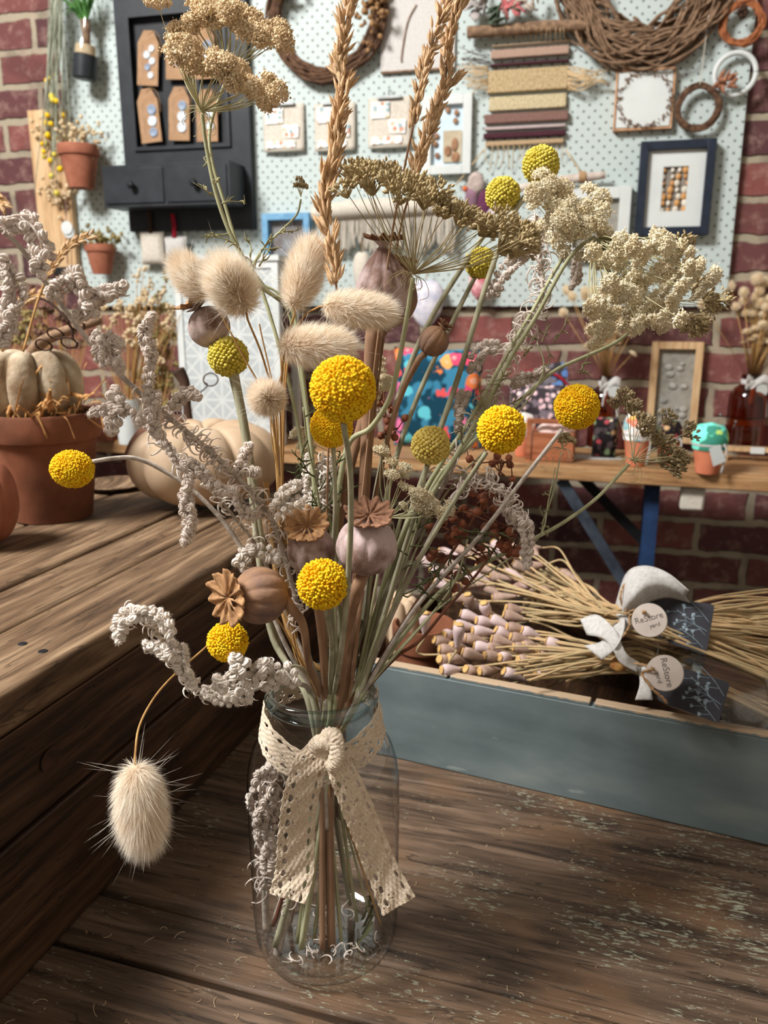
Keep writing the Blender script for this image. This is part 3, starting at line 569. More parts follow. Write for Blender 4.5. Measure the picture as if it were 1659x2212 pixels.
umbel('largest cream umbel, drooping on arched rays to the right', (1292, 515), .53, h5, M_UMBW, [(1285, 512), (1245, 540), (1212, 585), (1160, 680), (1105, 770), (1040, 890), (985, 985), (905, 1120), (830, 1310)], .54, 778, hr=.0062, rs=.0015, nb=38, axis=(1, -.2, -.4))
h6 = spread([(1480, 510), (1500, 620), (1530, 640), (1560, 650), (1500, 690), (1515, 725), (1470, 700)], 12, 12, 12, .56, .015)
umbel('small fanned umbel at the far right edge of the large cream one', (1442, 652), .56, h6, M_UMBG, [(1436, 660), (1380, 700), (1330, 740), (1260, 772), (1200, 800), (1150, 840), (1085, 905), (1010, 965), (930, 1060), (840, 1300)], .54, 782, hr=.0052, rs=.0014, nb=26, fan=True)
h7 = spread([(1350, 862), (1375, 890), (1400, 915), (1430, 960), (1455, 985), (1480, 1005), (1420, 1000)], 15, 12, 12, .56, .02) + [(1330, 872, .56), (1442, 905, .57), (1488, 932, .56)]
umbel('fanned umbel on a long stem at the right, in front of the small pine frame', (1368, 995), .56, h7, mat('grey tan umbel', (188, 168, 128), (146, 126, 86), .9, 140, tr=.2), [(1358, 1003), (1290, 1075), (1215, 1130), (1150, 1165), (1060, 1210), (960, 1270), (865, 1380)], .54, 786, hr=.0048, rs=.0014, nb=26, fan=True)
h8 = spread([(830, 985), (850, 1010), (880, 1050), (910, 1080), (935, 1100), (965, 1110), (880, 1090)], 22, 12, 14, .51, .015)
umbel('small cream umbel low in the centre, above the lilac poppy pod', (838, 1118), .52, h8, M_UMBW, [(836, 1125), (815, 1250), (790, 1380)], .53, 762, hr=.0048, rs=.0011, nb=30, bs=.00065)
h9 = spread([(668, 935), (655, 970), (690, 975), (640, 940)], 6, 10, 10, .55, .01) + spread([(820, 780), (828, 800), (835, 820), (820, 850)], 7, 8, 10, .55, .01)
umbel('tiny cream umbel tucked behind the largest yellow ball', (760, 1000), .55, h9, M_UMBW, [(760, 1010), (752, 1200), (735, 1380)], .54, 730, hr=.0048, rs=.0009, nb=26, bs=.00065, bract=False, dz=.008)
umbel('tiny side umbel on a curling shoot above the bunny tails', (650, 425), .52, [(646, 388, .52), (652, 394, .52), (642, 402, .52), (656, 404, .52)], M_UMBG, [(650, 430), (640, 465), (600, 505), (570, 535), (545, 580), (560, 610), (620, 665), (660, 900), (690, 1200)], .54, 700, hr=.0026, rs=.0008, nb=12, bract=False, bs=.0006)
umbel('single small tan umbel on a hair thin stem, right side below the yellow balls', (1215, 968), .56, [(1208, 945, .56), (1222, 942, .56), (1232, 952, .56), (1215, 955, .56)], M_UMBG, [(1212, 975), (1196, 1060), (1175, 1120), (1152, 1170), (1000, 1240), (890, 1340)], .55, 780, hr=.0036, rs=.0006, nb=18, bract=True, bs=.0007)
# ------------------------------------------------------------------ silver woolly sprigs
def curl(m, p, d, L, r):
    d = nrm(d); s = nrm(np.cross(d, RNG.normal(size=3))); P = [p]; q = np.array(p, float); a = 0
    for k in range(9): q = q + (d * math.cos(a) + s * math.sin(a)) * L / 8; P.append(q); a += RNG.uniform(.25, .55)
    m.tube(np.array(P), [r * .6, r, r, r * .7, r * .3], 5)
def coil():
    th = np.linspace(0, 5.2 * PI, 30); z = np.linspace(-.9, .95, 30); r = np.sqrt(np.maximum(.04, 1 - z * z)) * .82; P = np.stack([r * np.cos(th), r * np.sin(th), z * .85], 1); m = MB(); m.tube(P, [.18, .27, .27, .2], 5, cap=False); return m.v[0], m.f[0]
COIL = coil()
def woolly(label, main, Z0, Z1, pm, tassels, mt=M_WOOL, rs=.0018, leaves=120, dz=0., lr=(0, .75), endball=True, nleafL=.011, foot=None, taper=(.7, 1, 1.1, 1.2)):
    P = path(main, Z0, Z1, pm, dz); t = thing('silver_woolly_sprig', label, 'dried plant', GW, P[-1], 'silvery woolly sprigs')
    m = MB(); m.tube(P, [rs * q for q in taper], 8)
    N = 500; n0 = len(P) - (30 if pm is not None else 1); ii = RNG.integers(0, n0, N); dd = RNG.normal(size=(N, 3)); dd /= np.linalg.norm(dd, axis=1)[:, None]
    m.strands(P[ii] + dd * rs * .7 + RNG.normal(size=(N, 3)) * rs * .4, dd, .0016, .00006, seg=1); m.build('stem', M_WSTEM, t, sharp=0)
    m = MB()
    for k in range(leaves):
        q = RNG.uniform(*lr) * (n0 - 2); i = int(q); p = P[i]; T = nrm(P[i] - P[i + 1]); d = nrm(T * .6 + RNG.normal(size=3) * .7); curl(m, p, d, nleafL * RNG.uniform(.7, 1.5), .00062)
    if leaves: m.build('curly_leaves', mt, t, sharp=0)
    for tz, px, wd in tassels:
        Q = catmull([W(x, y, tz) for x, y in px], 10); R = wd / 2 / F * tz; Ln = np.linalg.norm(np.diff(Q, axis=0), axis=1).sum(); br = min(.0025, R * .46); n = max(5, int(Ln / br * 2.1)); m = MB(); m.tube(Q, [rs * .5, rs * .6], 5)
        s = np.linspace(0, len(Q) - 1.01, n); pos = []; 
        for k, u in enumerate(s):
            i = int(u); p = Q[i] + (Q[i + 1] - Q[i]) * (u - i); B = basis(Q[i + 1] - Q[i]); a = k * 2.2 + RNG.uniform(-.3, .3); sh = .45 + .55 * math.sin(PI * min(1, (k + 1.5) / n)); pos.append(p + (B[:, 0] * math.cos(a) + B[:, 1] * math.sin(a)) * (R - br * .8) * sh * RNG.uniform(.7, 1.1))
        pos = np.array(pos); v, f = ICO[2]; rr = br * RNG.uniform(.75, 1.15, n)
        m.inst((v * .8 * (1 + .06 * np.sin(v @ [7, 9, 5] * 2))[:, None], f), pos, np.einsum('n,ij->nij', rr, np.eye(3)))
        CB = np.stack([basis(RNG.normal(size=3)) for _ in range(n)]); m.inst(COIL, pos, CB * (rr * 1.05)[:, None, None])
        sm = n * 3; jj = RNG.integers(0, n, sm); dd = RNG.normal(size=(sm, 3)); dd /= np.linalg.norm(dd, axis=1)[:, None]; m.blobs(pos[jj] + dd * rr[jj][:, None] * .72, rr[jj] * .40, 1, .4)
        K = n * 90; jj = RNG.integers(0, n, K); dd = RNG.normal(size=(K, 3)); dd /= np.linalg.norm(dd, axis=1)[:, None]
        m.strands(pos[jj] + dd * rr[jj][:, None] * .9, dd + RNG.normal(size=(K, 3)) * .4, .0011, .00006, seg=1)
        for k in range(n // 4): i = RNG.integers(0, len(Q) - 1); curl(m, Q[i], RNG.normal(size=3), .008, .0005)
        m.build('woolly_buds', mt, t, sharp=0)
    return t
woolly('longest silver woolly sprig, arching across the left up to the frame edge', [(-20, 480), (40, 530), (105, 620), (175, 715), (240, 790), (320, 865), (400, 930), (470, 990), (540, 1060), (595, 1140), (640, 1300), (668, 1420)], .40, .51, 694,
       [(.40, [(10, 490), (60, 480), (95, 540), (80, 590)], 62), (.40, [(0, 560), (30, 620), (20, 680), (0, 740)], 58), (.40, [(110, 640), (150, 600), (170, 610), (200, 680)], 52), (.41, [(170, 690), (215, 640), (270, 620)], 46),
        (.42, [(262, 745), (235, 730), (215, 770), (262, 790)], 36), (.43, [(205, 720), (235, 760), (262, 800)], 44), (.44, [(318, 865), (325, 770), (312, 720), (330, 680)], 34), (.43, [(248, 840), (255, 880), (240, 915), (245, 935)], 44), (.43, [(250, 880), (225, 885), (195, 893)], 34),
        (.43, [(270, 880), (300, 900), (305, 915)], 30), (.44, [(340, 850), (330, 900), (345, 940)], 40), (.45, [(370, 880), (400, 850), (430, 860)], 36), (.46, [(305, 905), (345, 945), (385, 1000), (405, 1010)], 26), (.46, [(395, 995), (430, 1010), (480, 1060), (510, 1060)], 30), (.46, [(410, 1020), (402, 1080), (412, 1120), (400, 1175)], 38), (.48, [(540, 960), (520, 1010), (560, 1020)], 34), (.48, [(500, 1060), (530, 1110), (560, 1110)], 30)],
       rs=.0016, leaves=210, lr=(.45, .95))
woolly('thin silver woolly sprig running down beside the longest one', [(300, 895), (370, 980), (440, 1040), (500, 1110), (560, 1190), (625, 1340)], .46, .52, 686, [(.47, [(590, 1100), (620, 1060), (650, 1045)], 34), (.47, [(600, 1120), (640, 1085), (652, 1092)], 30), (.50, [(510, 1220), (540, 1190), (590, 1200), (605, 1210)], 40), (.50, [(525, 1230), (530, 1205), (545, 1180)], 34)], rs=.001, leaves=60, mt=M_WOOLW, lr=(.1, .8))
woolly('bright woolly sprig curling out low on the left above the hanging bunny tail', [(262, 1345), (300, 1330), (345, 1375), (385, 1430), (425, 1488), (480, 1502), (545, 1490), (605, 1470), (650, 1478)], .44, .50, 668,
       [(.43, [(258, 1385), (262, 1340), (300, 1325), (345, 1330), (370, 1370)], 46), (.43, [(310, 1390), (345, 1405), (370, 1425)], 34), (.44, [(395, 1395), (400, 1430)], 26), (.44, [(370, 1390), (390, 1440), (420, 1480)], 40), (.45, [(465, 1470), (490, 1475), (520, 1440), (500, 1420)], 48), (.46, [(520, 1500), (560, 1450), (580, 1430)], 48), (.47, [(580, 1490), (610, 1450), (640, 1480)], 50), (.46, [(440, 1490), (470, 1510), (540, 1515)], 34)], mt=M_WOOLW, rs=.0014, leaves=120, lr=(.05, .9), nleafL=.009)
woolly('silver woolly sprig on the right behind the stems, curling at its top', [(1155, 480), (1165, 560), (1170, 640), (1110, 750), (1060, 860), (1000, 960), (950, 1060), (890, 1170), (830, 1310)], .57, .54, 774,
       [(.57, [(1060, 640), (1090, 590), (1120, 555), (1140, 545)], 44), (.57, [(1140, 560), (1165, 500), (1150, 475)], 40), (.57, [(1245, 560), (1248, 590), (1238, 620)], 30), (.56, [(1020, 800), (1040, 760), (1075, 745)], 40), (.56, [(1180, 800), (1140, 815), (1110, 830)], 36), (.56, [(990, 900), (1000, 850), (990, 930)], 34)], rs=.0022, leaves=260, lr=(.02, .75), dz=.008, nleafL=.014)
woolly('woolly sprig arching right and drooping in a tassel beside the rust berries', [(1130, 1160), (1098, 1080), (1060, 1040), (1020, 1035), (975, 1080), (920, 1180), (850, 1320)], .52, .54, 776, [(.52, [(1105, 1110), (1128, 1130), (1140, 1170), (1136, 1222)], 40), (.52, [(1085, 1090), (1110, 1120)], 30)], rs=.0016, leaves=130, lr=(.02, .6), nleafL=.011)
woolly('short woolly sprig upright in the centre behind the grey pod', [(700, 985), (705, 1060), (695, 1150), (700, 1300)], .53, .54, 704, [(.53, [(672, 1100), (665, 1040), (668, 985)], 30), (.53, [(720, 1090), (725, 1030), (715, 990)], 28), (.53, [(690, 1010), (700, 1050), (690, 1100)], 36)], rs=.0012, leaves=80, mt=M_WOOLW, lr=(.05, .6))
woolly('dense woolly stem pressed against the inside of the jar, left side', [(600, 1640), (580, 1720), (575, 1820), (572, 1920), (575, 2010)], .525, .556, None, [(.525, [(605, 1640), (570, 1680), (560, 1740), (565, 1790)], 60), (.53, [(590, 1700), (575, 1800), (580, 1880)], 50)], rs=.0020, leaves=170, lr=(.1, .85), nleafL=.012)
woolly('pale bare woolly stem slanting at the bottom left inside the jar', [(650, 1640), (640, 1800), (625, 1950), (592, 2085)], .53, .556, None, [(.545, [(690, 1868), (705, 1862)], 22)], rs=.0024, leaves=90, lr=(.2, .75), nleafL=.010)
# ------------------------------------------------------------------ rust berries
def berries(label, main, Z0, Z1, pm, pts, Zb, nb, rad=.0033):
    P = path(main, Z0, Z1, pm); t = thing('berry_branch', label, 'dried plant', GW, P[-1], 'rust coloured berry branches'); m = MB(); m.tube(P, [.0007, .0012, .0015], 7); B_ = []
    for (x, y) in pts:
        c = W(x, y, Zb + RNG.uniform(-.015, .015)); j = int(np.argmin(np.linalg.norm(P[:max(3, len(P) - 30)] - c, axis=1))); a = P[j]; mid = .5 * (a + c) + RNG.normal(size=3) * .004
        m.tube(catmull([a, mid, c], 4), [.0007, .0005], 5); k = nb
        for _ in range(k): q = c + nrm(RNG.normal(size=3)) * .0062 * RNG.uniform(.6, 1.2); m.tube(np.array([c, q]), .0004, 4); B_.append((q, nrm(q - c)))
    m.build('branch', mat('berry stem', (128, 74, 50), (98, 54, 36), .7, 80), t, sharp=0)
    EGG = spindle(9, ((0, .25), (.12, .6), (.35, .95), (.55, 1), (.78, .78), (.92, .35), (1, .12)))
    for q, d in B_: m = MB(); m.spikes([q], [d], rad * 2.1 * RNG.uniform(.85, 1.15), rad * RNG.uniform(.85, 1.1), EGG); m.build('berry', M_BERRY, t, sharp=0)
berries('branch of rust berries spreading right above the tray', [(1118, 1110), (1085, 1160), (1030, 1240), (960, 1320), (905, 1385), (855, 1420)], .54, .535, 790, [(1000, 1105), (1030, 1090), (1060, 1120), (960, 1140), (1085, 1145), (1100, 1170), (1045, 1065), (1120, 1150), (1105, 1190), (1010, 1130), (960, 1200), (1020, 1200), (985, 1240), (960, 1150)], .545, 4)
berries('small dark spray of rust berries behind the umbel stem, centre right', [(828, 830), (835, 930), (842, 1020), (815, 1200), (790, 1350)], .56, .545, 764, [(825, 865), (840, 880), (820, 890), (860, 925), (835, 935)], .56, 3, .0028)
berries('loose rust berries dangling below the yellow ball on the right', [(1088, 1000), (1060, 1060), (985, 1180), (900, 1300)], .53, .54, 780, [(1085, 995), (1105, 1010), (1040, 1000), (1080, 1020)], .53, 2, .0026)
# ------------------------------------------------------------------ thin green foliage
def fern(label, main, Z0, Z1, pm, twigs, mt=M_FOL, rs=.0008, dz=0.):
    P = path(main, Z0, Z1, pm, dz); t = thing('feathery_sprig', label, 'dried plant', GW, P[-1], 'thin feathery green sprigs'); m = MB(); m.tube(P, [rs * .6, rs, rs], 6); m.build('stem', M_GREEN, t, sharp=0); m = MB()
    for (x, y, dx, dy, L) in twigs:
        z = Z0 + RNG.uniform(-.012, .012); a = W(x, y, z); d = nrm(W(x + dx, y + dy, z + RNG.uniform(-.008, .008)) - a); L = L / F * z; Q = [a]; q = a.copy(); dd = d.copy()
        for k in range(5): dd = nrm(dd + RNG.normal(size=3) * .22); q = q + dd * L / 5; Q.append(q)
        Q = catmull(Q, 3); m.tube(Q, [.0006, .0004, .0002], 5)
        for k in range(5):
            i = RNG.integers(2, len(Q) - 2); e = nrm(nrm(Q[i + 1] - Q[i]) + RNG.normal(size=3) * .6); R2 = catmull([Q[i], Q[i] + e * L * .15, Q[i] + nrm(e + RNG.normal(size=3) * .5) * L * .32], 4); m.tube(R2, [.0005, .0006, .0001], 5, sx=.4)
    m.build('leaflets', mt, t, sharp=0)
fern('feathery shoot with curled leaflets along the top left umbel stem', [(545, 590), (560, 620), (630, 690), (665, 900), (690, 1200)], .50, .53, 704, [(470, 430, -25, -35, 60), (480, 440, 25, -10, 50), (500, 500, -40, 10, 70), (520, 540, -30, -20, 70), (545, 575, -20, -50, 80), (550, 580, 15, -60, 90), (560, 575, 40, -45, 90), (600, 505, 50, -10, 60), (440, 360, 25, -15, 45), (470, 385, 20, 10, 40)])
fern('grey green leaf sprig left of the largest yellow ball stem', [(655, 880), (665, 960), (685, 1060), (700, 1200)], .50, .53, 706, [(665, 950, -30, 40, 90), (670, 1000, -40, 20, 90), (690, 1060, 30, -50, 100), (680, 1030, -40, -20, 90), (700, 1100, 40, -50, 90), (660, 900, 35, -30, 60), (700, 1120, -40, -60, 80), (710, 1080, 20, -80, 90)], M_LEAF, .0010)
fern('feathery sprig low at the right of the lilac pod', [(900, 1140), (870, 1240), (830, 1360)], .52, .53, 768, [(890, 1150, 40, -30, 80), (885, 1180, 60, 0, 90), (870, 1230, 60, -10, 90), (880, 1200, -30, -40, 60), (900, 1130, 20, -50, 70), (880, 1260, 70, 20, 90), (900, 1290, 60, 30, 80), (860, 1290, 40, -50, 80)], M_LEAF, .0009)
fern('feathery sprig with broad notched leaves in front of the rust berries', [(1010, 1165), (985, 1250), (930, 1330)], .52, .53, 784, [(990, 1140, 60, 30, 110), (980, 1160, 60, 10, 110), (975, 1190, 10, 60, 110), (985, 1200, 30, 60, 90), (960, 1220, -10, 60, 90), (930, 1290, -30, -20, 60)], M_LEAF, .0009)
fern('wispy side shoot with curled tips right of centre near the wool', [(1075, 860), (1030, 930), (975, 1005), (900, 1130)], .52, .54, 772, [(1060, 870, 10, -60, 80), (1070, 880, 50, -20, 80), (1050, 890, -30, -50, 70), (1040, 900, 60, 10, 80), (1020, 930, 60, -40, 70), (1000, 960, -20, -60, 60)], M_FOL, .0012)
fern('twiggy seed shoot with curled tips above the arched right stem', [(1160, 740), (1175, 790), (1150, 850), (1060, 960), (930, 1120)], .55, .545, 776, [(1170, 740, 30, -60, 70), (1165, 735, -25, -20, 50), (1180, 745, 10, 40, 60), (1150, 750, -30, 10, 50), (1195, 740, 20, -40, 60), (1255, 800, 30, -30, 60), (1250, 805, 40, 10, 50)], M_FOL, .0008)
fern('slender seedling stem with tiny leaflets standing right of the wool tassel', [(1200, 1010), (1185, 1080), (1165, 1160), (1080, 1220), (930, 1330)], .54, .54, 788, [(1185, 1070, -20, -25, 26), (1186, 1072, 20, -22, 28), (1176, 1105, 24, -14, 28), (1174, 1115, -16, -20, 24), (1168, 1130, 24, 12, 26), (1165, 1140, 20, 20, 26)], M_FOL, .0006)
for k, (px, rs_, mt_) in enumerate([([(700, 1040), (722, 1200), (735, 1380)], .0013, M_GREEN), ([(772, 1330), (765, 1400)], .0016, M_GREEN), ([(800, 1240), (785, 1360)], .0014, M_GSTEM), ([(866, 1120), (830, 1250), (795, 1380)], .0012, M_GREEN), ([(690, 1000), (686, 1150), (690, 1330)], .0022, M_PSTEM), ([(575, 1040), (590, 1200), (640, 1400)], .0018, M_STRAW)]):
    P = path(px, .535, .535, 700 + 14 * k, .006); m = MB(); m.tube(P, rs_, 8)
    solo(m, 'bare_stem', mt_, ['green bare stem in the centre behind the largest ball stem', 'short green stem beneath the lilac poppy pod', 'grey green stem right of the lilac poppy pod', 'slim green stem slanting past the cream centre umbel', 'thick brown bare stem behind the grey poppy pod', 'thick straw coloured stem at the left of the bunch'][k], 'dried stem', GW, P[-1])
# scraps on the jar's bottom
mb = MB()
for i in range(60):
    a = RNG.uniform(0, 6.3); r = RNG.uniform(0, .036); curl(mb, JC + [r * math.cos(a), r * math.sin(a), .0065 + RNG.uniform(0, .003)], (RNG.normal(), RNG.normal(), .05), RNG.uniform(.006, .014), .0005)
solo(mb, 'leaf_scraps', M_WOOL, 'pale curled leaf scraps lying on the bottom inside the jar', 'plant scraps', GW, JC, kind='stuff')
mb = MB()
for i in range(5): a = 5.6 + i * .25; p = JC + [.026 * math.cos(a), .026 * math.sin(a), .009]; mb.ribbon(catmull([p, p + [.006, .004, .004 + .003 * i], p + [.012 - .004 * i, .004, .012]], 5), (.0012, -.001, .0015))
solo(mb, 'green_leaf', M_LEAF, 'crumpled green leaf lying at the bottom right inside the jar', 'leaf', GW, JC + [.02, -.015, .008], solid=.0003)
# ------------------------------------------------------------------ lace ribbon round the neck
def lace(mb, C, Wv, Nv, seed=0, du=.00042, scallop=True):
    """C centre line (m,3); Wv half width vectors; Nv normals; holes are real openings"""
    L = np.concatenate([[0], np.cumsum(np.linalg.norm(np.diff(C, axis=0), axis=1))]); n = int(L[-1] / du); u = np.linspace(0, L[-1], n)
    Ci = np.stack([np.interp(u, L, C[:, k]) for k in range(3)], 1); Wi = np.stack([np.interp(u, L, Wv[:, k]) for k in range(3)], 1); Ni = np.stack([np.interp(u, L, Nv[:, k]) for k in range(3)], 1)
    m = 60; v = np.linspace(-1, 1, m); U, V = np.meshgrid(u, v, indexing='ij'); hw = np.linalg.norm(Wi, axis=1)
    thick = .00028 * np.sin(U / .0011) * np.cos(V * 24) + .0004 * np.sin(U / .0025 + V * 5)
    edge = np.where(V < 0, 1 - .07 * np.abs(np.sin(U / .0018)), 1 - .03 * np.abs(np.sin(U / .0018))) if scallop else 1
    G = Ci[:, None] + Wi[:, None] * (V * edge)[..., None] + Ni[:, None] * thick[..., None]
    uc = .5 * (U[1:, 1:] + U[:-1, :-1]); vc = .5 * (V[1:, 1:] + V[:-1, :-1]); hwm = .0125
    def hole(p, ph, v0, ru, rv): f = (uc / p + ph) % 1 - .5; return (f * p / ru) ** 2 + ((vc - v0) * hwm / rv) ** 2 < 1
    H = hole(.0085, seed, -.55, .0024, .0015) | hole(.0085, seed + .5, .68, .0026, .0010) | hole(.0170, seed + .1, -.12, .0008, .0006) | hole(.0170, seed + .25, -.25, .0008, .0006) | hole(.0170, seed + .2, .05, .0008, .0006) | hole(.0042, seed, -.80, .0007, .0005)
    for k in range(10): H |= ((uc - RNG.uniform(0, L[-1])) / .0011) ** 2 + ((vc - RNG.uniform(-.5, .5)) * hwm / .0007) ** 2 < 1
    i, j = np.nonzero(~H); a = i * m + j; mb.add(G.reshape(-1, 3), np.stack([a, a + 1, a + m + 1, a + m], 1))
t = thing('lace_ribbon', 'cream crochet lace ribbon knotted around the neck of the jar', 'ribbon', GW, JC + [0, -.04, .15])
mb = MB(); A = np.linspace(-PI * .5 - .02, PI * 1.5 - .3, 90); a0 = -PI / 2
C = []; Wv = []; Nv = []
for a in np.linspace(a0 + .06, a0 + 2 * PI - .16, 110):
    f = abs(((a - a0) / PI) - 1)  # 1 at the knot, 0 behind
    rr = .0375 + .0035 * f ** 6 + .002 * f; z = .1785 - .021 * f ** 1.8; hw = .0122 - .0035 * f ** 4
    C.append(JC + [rr * math.cos(a), rr * math.sin(a), z]); Wv.append((0 - .25 * hw * math.cos(a) * 0, 0, hw)); Nv.append((math.cos(a), math.sin(a), 0))
lace(mb, np.array(C), np.array(Wv) + np.array(Nv) * -.002, np.array(Nv), .2, scallop=True); mb.build('neck_band', M_LACE, t, sharp=0, solid=.0005)
kn = W(714, 1612, .470)
def tail(pxs, Z, seed, flip=1):
    Cc = catmull([W(x, y, z) for x, y, w_, z in pxs], 8); ww = np.interp(np.linspace(0, 1, len(Cc)), np.linspace(0, 1, len(pxs)), [q[2] for q in pxs]) / F * Z
    T = np.gradient(Cc, axis=0); T /= np.linalg.norm(T, axis=1)[:, None]; view = Cc - CAM; view /= np.linalg.norm(view, axis=1)[:, None]
    sd = np.cross(T, view); sd /= np.linalg.norm(sd, axis=1)[:, None]; tw = .35 * np.sin(np.linspace(0, 4, len(Cc)))[:, None]; sd = sd * np.cos(tw) + view * np.sin(tw) * .8; N = np.cross(sd, T); m = MB(); lace(m, Cc, sd * ww[:, None], -N, seed); return m
tail([(700, 1612, 22, .466), (672, 1650, 38, .464), (650, 1720, 42, .470), (640, 1800, 42, .478), (636, 1880, 44, .483), (620, 1942, 44, .484)], .475, .1).build('ribbon_tail', M_LACE, t, sharp=0, solid=.0005)
tail([(716, 1630, 20, .466), (742, 1675, 32, .466), (772, 1745, 37, .472), (802, 1820, 36, .480), (828, 1885, 36, .486), (862, 1958, 44, .488)], .475, .4).build('ribbon_tail', M_LACE, t, sharp=0, solid=.0005)
mb = MB(); k0 = W(702, 1596, .462); mb.tube(catmull([W(696, 1602, .468), W(706, 1590, .461), W(722, 1592, .458), W(728, 1616, .457), W(726, 1642, .458), W(716, 1656, .463), W(706, 1640, .468)], 24), [.003, .0042, .0050, .0046, .0048, .0042, .003], 16, sx=.7)
mb.tube(catmull([W(674, 1618, .466), W(692, 1604, .462), W(712, 1606, .460), W(722, 1618, .462)], 20), [.004, .0048, .0048, .004], 14, sx=.7)
for q_ in mb.v: q_ += .0006 * np.sin(q_[:, [1, 2, 0]] * 2600) * np.cos(q_[:, [2, 0, 1]] * 1500)
kb = mb.build('knot', M_LACE, t, sharp=0)
# ================================================================== poppy bunches in the tray
def zat(x, y, h): return ground(x, y, h)[1] * F
def pt(x, y, h): return ground(x, y, h)[0]
def long_pod(label, group, crown_px, h, tie, end, L=.025, R=.0060, ax=None):
    c = pt(crown_px[0], crown_px[1], h); d = nrm(c - tie) if ax is None else nrm(ax); base = c - d * L; B = basis(d)
    t = thing('dried_poppy_stem', label, 'dried flower', GW, base, group); m = MB()
    pr = [(R * .22, 0), (R * .34, L * .12), (R * .62, L * .35), (R * .92, L * .65), (R, L * .82), (R * .85, L * .95), (R * .62, L * .99)]
    m.lathe(pr, base, 14, R=B, rib=.05, nrib=7); m.build('seed_pod', M_POD2 if RNG.random() < .45 else M_PODT, t, sharp=0)
    m = MB(); m.lathe([(0, L * 1.03), (R * .35, L * 1.035), (R * .68, L * 1.05), (R * .70, L * 1.02), (R * .4, L * .98)], base, 14, R=B, rib=.15, nrib=8); m.build('crown', M_CRN2, t, sharp=0)
    m = MB(); q = base + (tie - base) * .5 + RNG.normal(size=3) * [.004, .004, .002] - d * 0; P = catmull([base, base - d * .02, q, tie + RNG.normal(size=3) * .003, tie + (end - tie) * .45 + RNG.normal(size=3) * .004, end], 6)
    m.tube(P, .0011, 5); m.build('stem', M_STEM2, t, sharp=0); return t
M_PODT = mat('poppy pod tan', (178, 150, 134), (146, 116, 100), .8, 90, .3, spec=.15)
M_CRN2 = mat('pod crown gold', (222, 180, 110), (178, 132, 70), .7, 900, .4)
M_STEM2 = mat('poppy straw stem', (198, 160, 112), (168, 148, 106), .75, 60, tr=.05)
TF = pt(1385, 1420, .118); TK = pt(1345, 1338, .152)
fr_list = [(939, 1382), (959, 1371), (996, 1325), (983, 1349), (1005, 1378), (1063, 1380), (1104, 1375), (1110, 1398), (1096, 1354), (1089, 1327), (1094, 1313), (1128, 1361), (1053, 1400), (1048, 1416), (950, 1424), (950, 1402), (970, 1420), (955, 1447), (1007, 1445), (1037, 1450), (1089, 1450), (1157, 1452), (1162, 1431), (1163, 1406), (1218, 1408), (1228, 1424), (1030, 1340), (1022, 1362), (1072, 1360), (975, 1395), (1025, 1395), (1080, 1420), (1000, 1408), (1120, 1425), (1060, 1335), (985, 1375), (1130, 1395), (1180, 1385)]
for i, (x, y) in enumerate(fr_list):
    hh = .1 + .034 * (1452 - y) / 130; c = pt(x, y, hh); e = pt(1690, 1560 - 1.2 * (1452 - y) + RNG.uniform(-20, 20), .075 + RNG.uniform(-.012, .012)); a = nrm(c - TF) + RNG.normal(size=3) * [.28, .2, .2]; a[2] = abs(a[2]) * .6; a = a + nrm(CAM - c) * .55
    long_pod('slender dried poppy stem with a cut pod, in the front bunch in the tray', 'poppies in the front bunch in the tray', (x, y), hh, TF, e, ax=a)
for k, (x, y, q) in enumerate([(1045, 1303, (-.35, -.3, 1)), (1010, 1285, (-.25, -.2, 1)), (992, 1350, (.05, -.1, 1)), (918, 1325, (0, -.1, 1))]):
    long_pod(['thick pod standing upright out of the front poppy bunch', 'pale narrow pod standing upright, tallest of the front poppy bunch', 'small whitish pod standing upright in the middle of the front poppy bunch', 'lone pod on an arched stem at the left tip of the front bunch'][k], 'pods standing up from the poppy bunch', (x, y), .145, TF, pt(1690, 1500, .08), ax=q)
bk_list = [(1130, 1256), (1212, 1235), (1018, 1240), (1113, 1270), (1047, 1265), (1065, 1170), (986, 1184), (1007, 1182), (1089, 1200), (1030, 1224), (960, 1215), (975, 1240), (940, 1255), (1000, 1262), (1090, 1235), (1060, 1245), (950, 1190), (1035, 1200), (1110, 1215), (1140, 1225), (980, 1290), (1005, 1300), (1065, 1292), (1150, 1190), (1125, 1180), (1085, 1165), (930, 1230), (905, 1205), (1045, 1180), (1165, 1275)]
for i, (x, y) in enumerate(bk_list):
    hh = .135 + .02 * (1300 - y) / 130; c = pt(x, y, hh); e = pt(1720, 1470 - 1.4 * (1300 - y) + RNG.uniform(-25, 25), .105 + RNG.uniform(-.015, .015)); a = nrm(c - TK) + RNG.normal(size=3) * [.25, .2, .2] + nrm(CAM - c) * .4
    long_pod('slender dried poppy stem with a cut pod, in the rear bunch in the tray', 'poppies in the rear bunch in the tray', (x, y), hh, TK, e, ax=a)
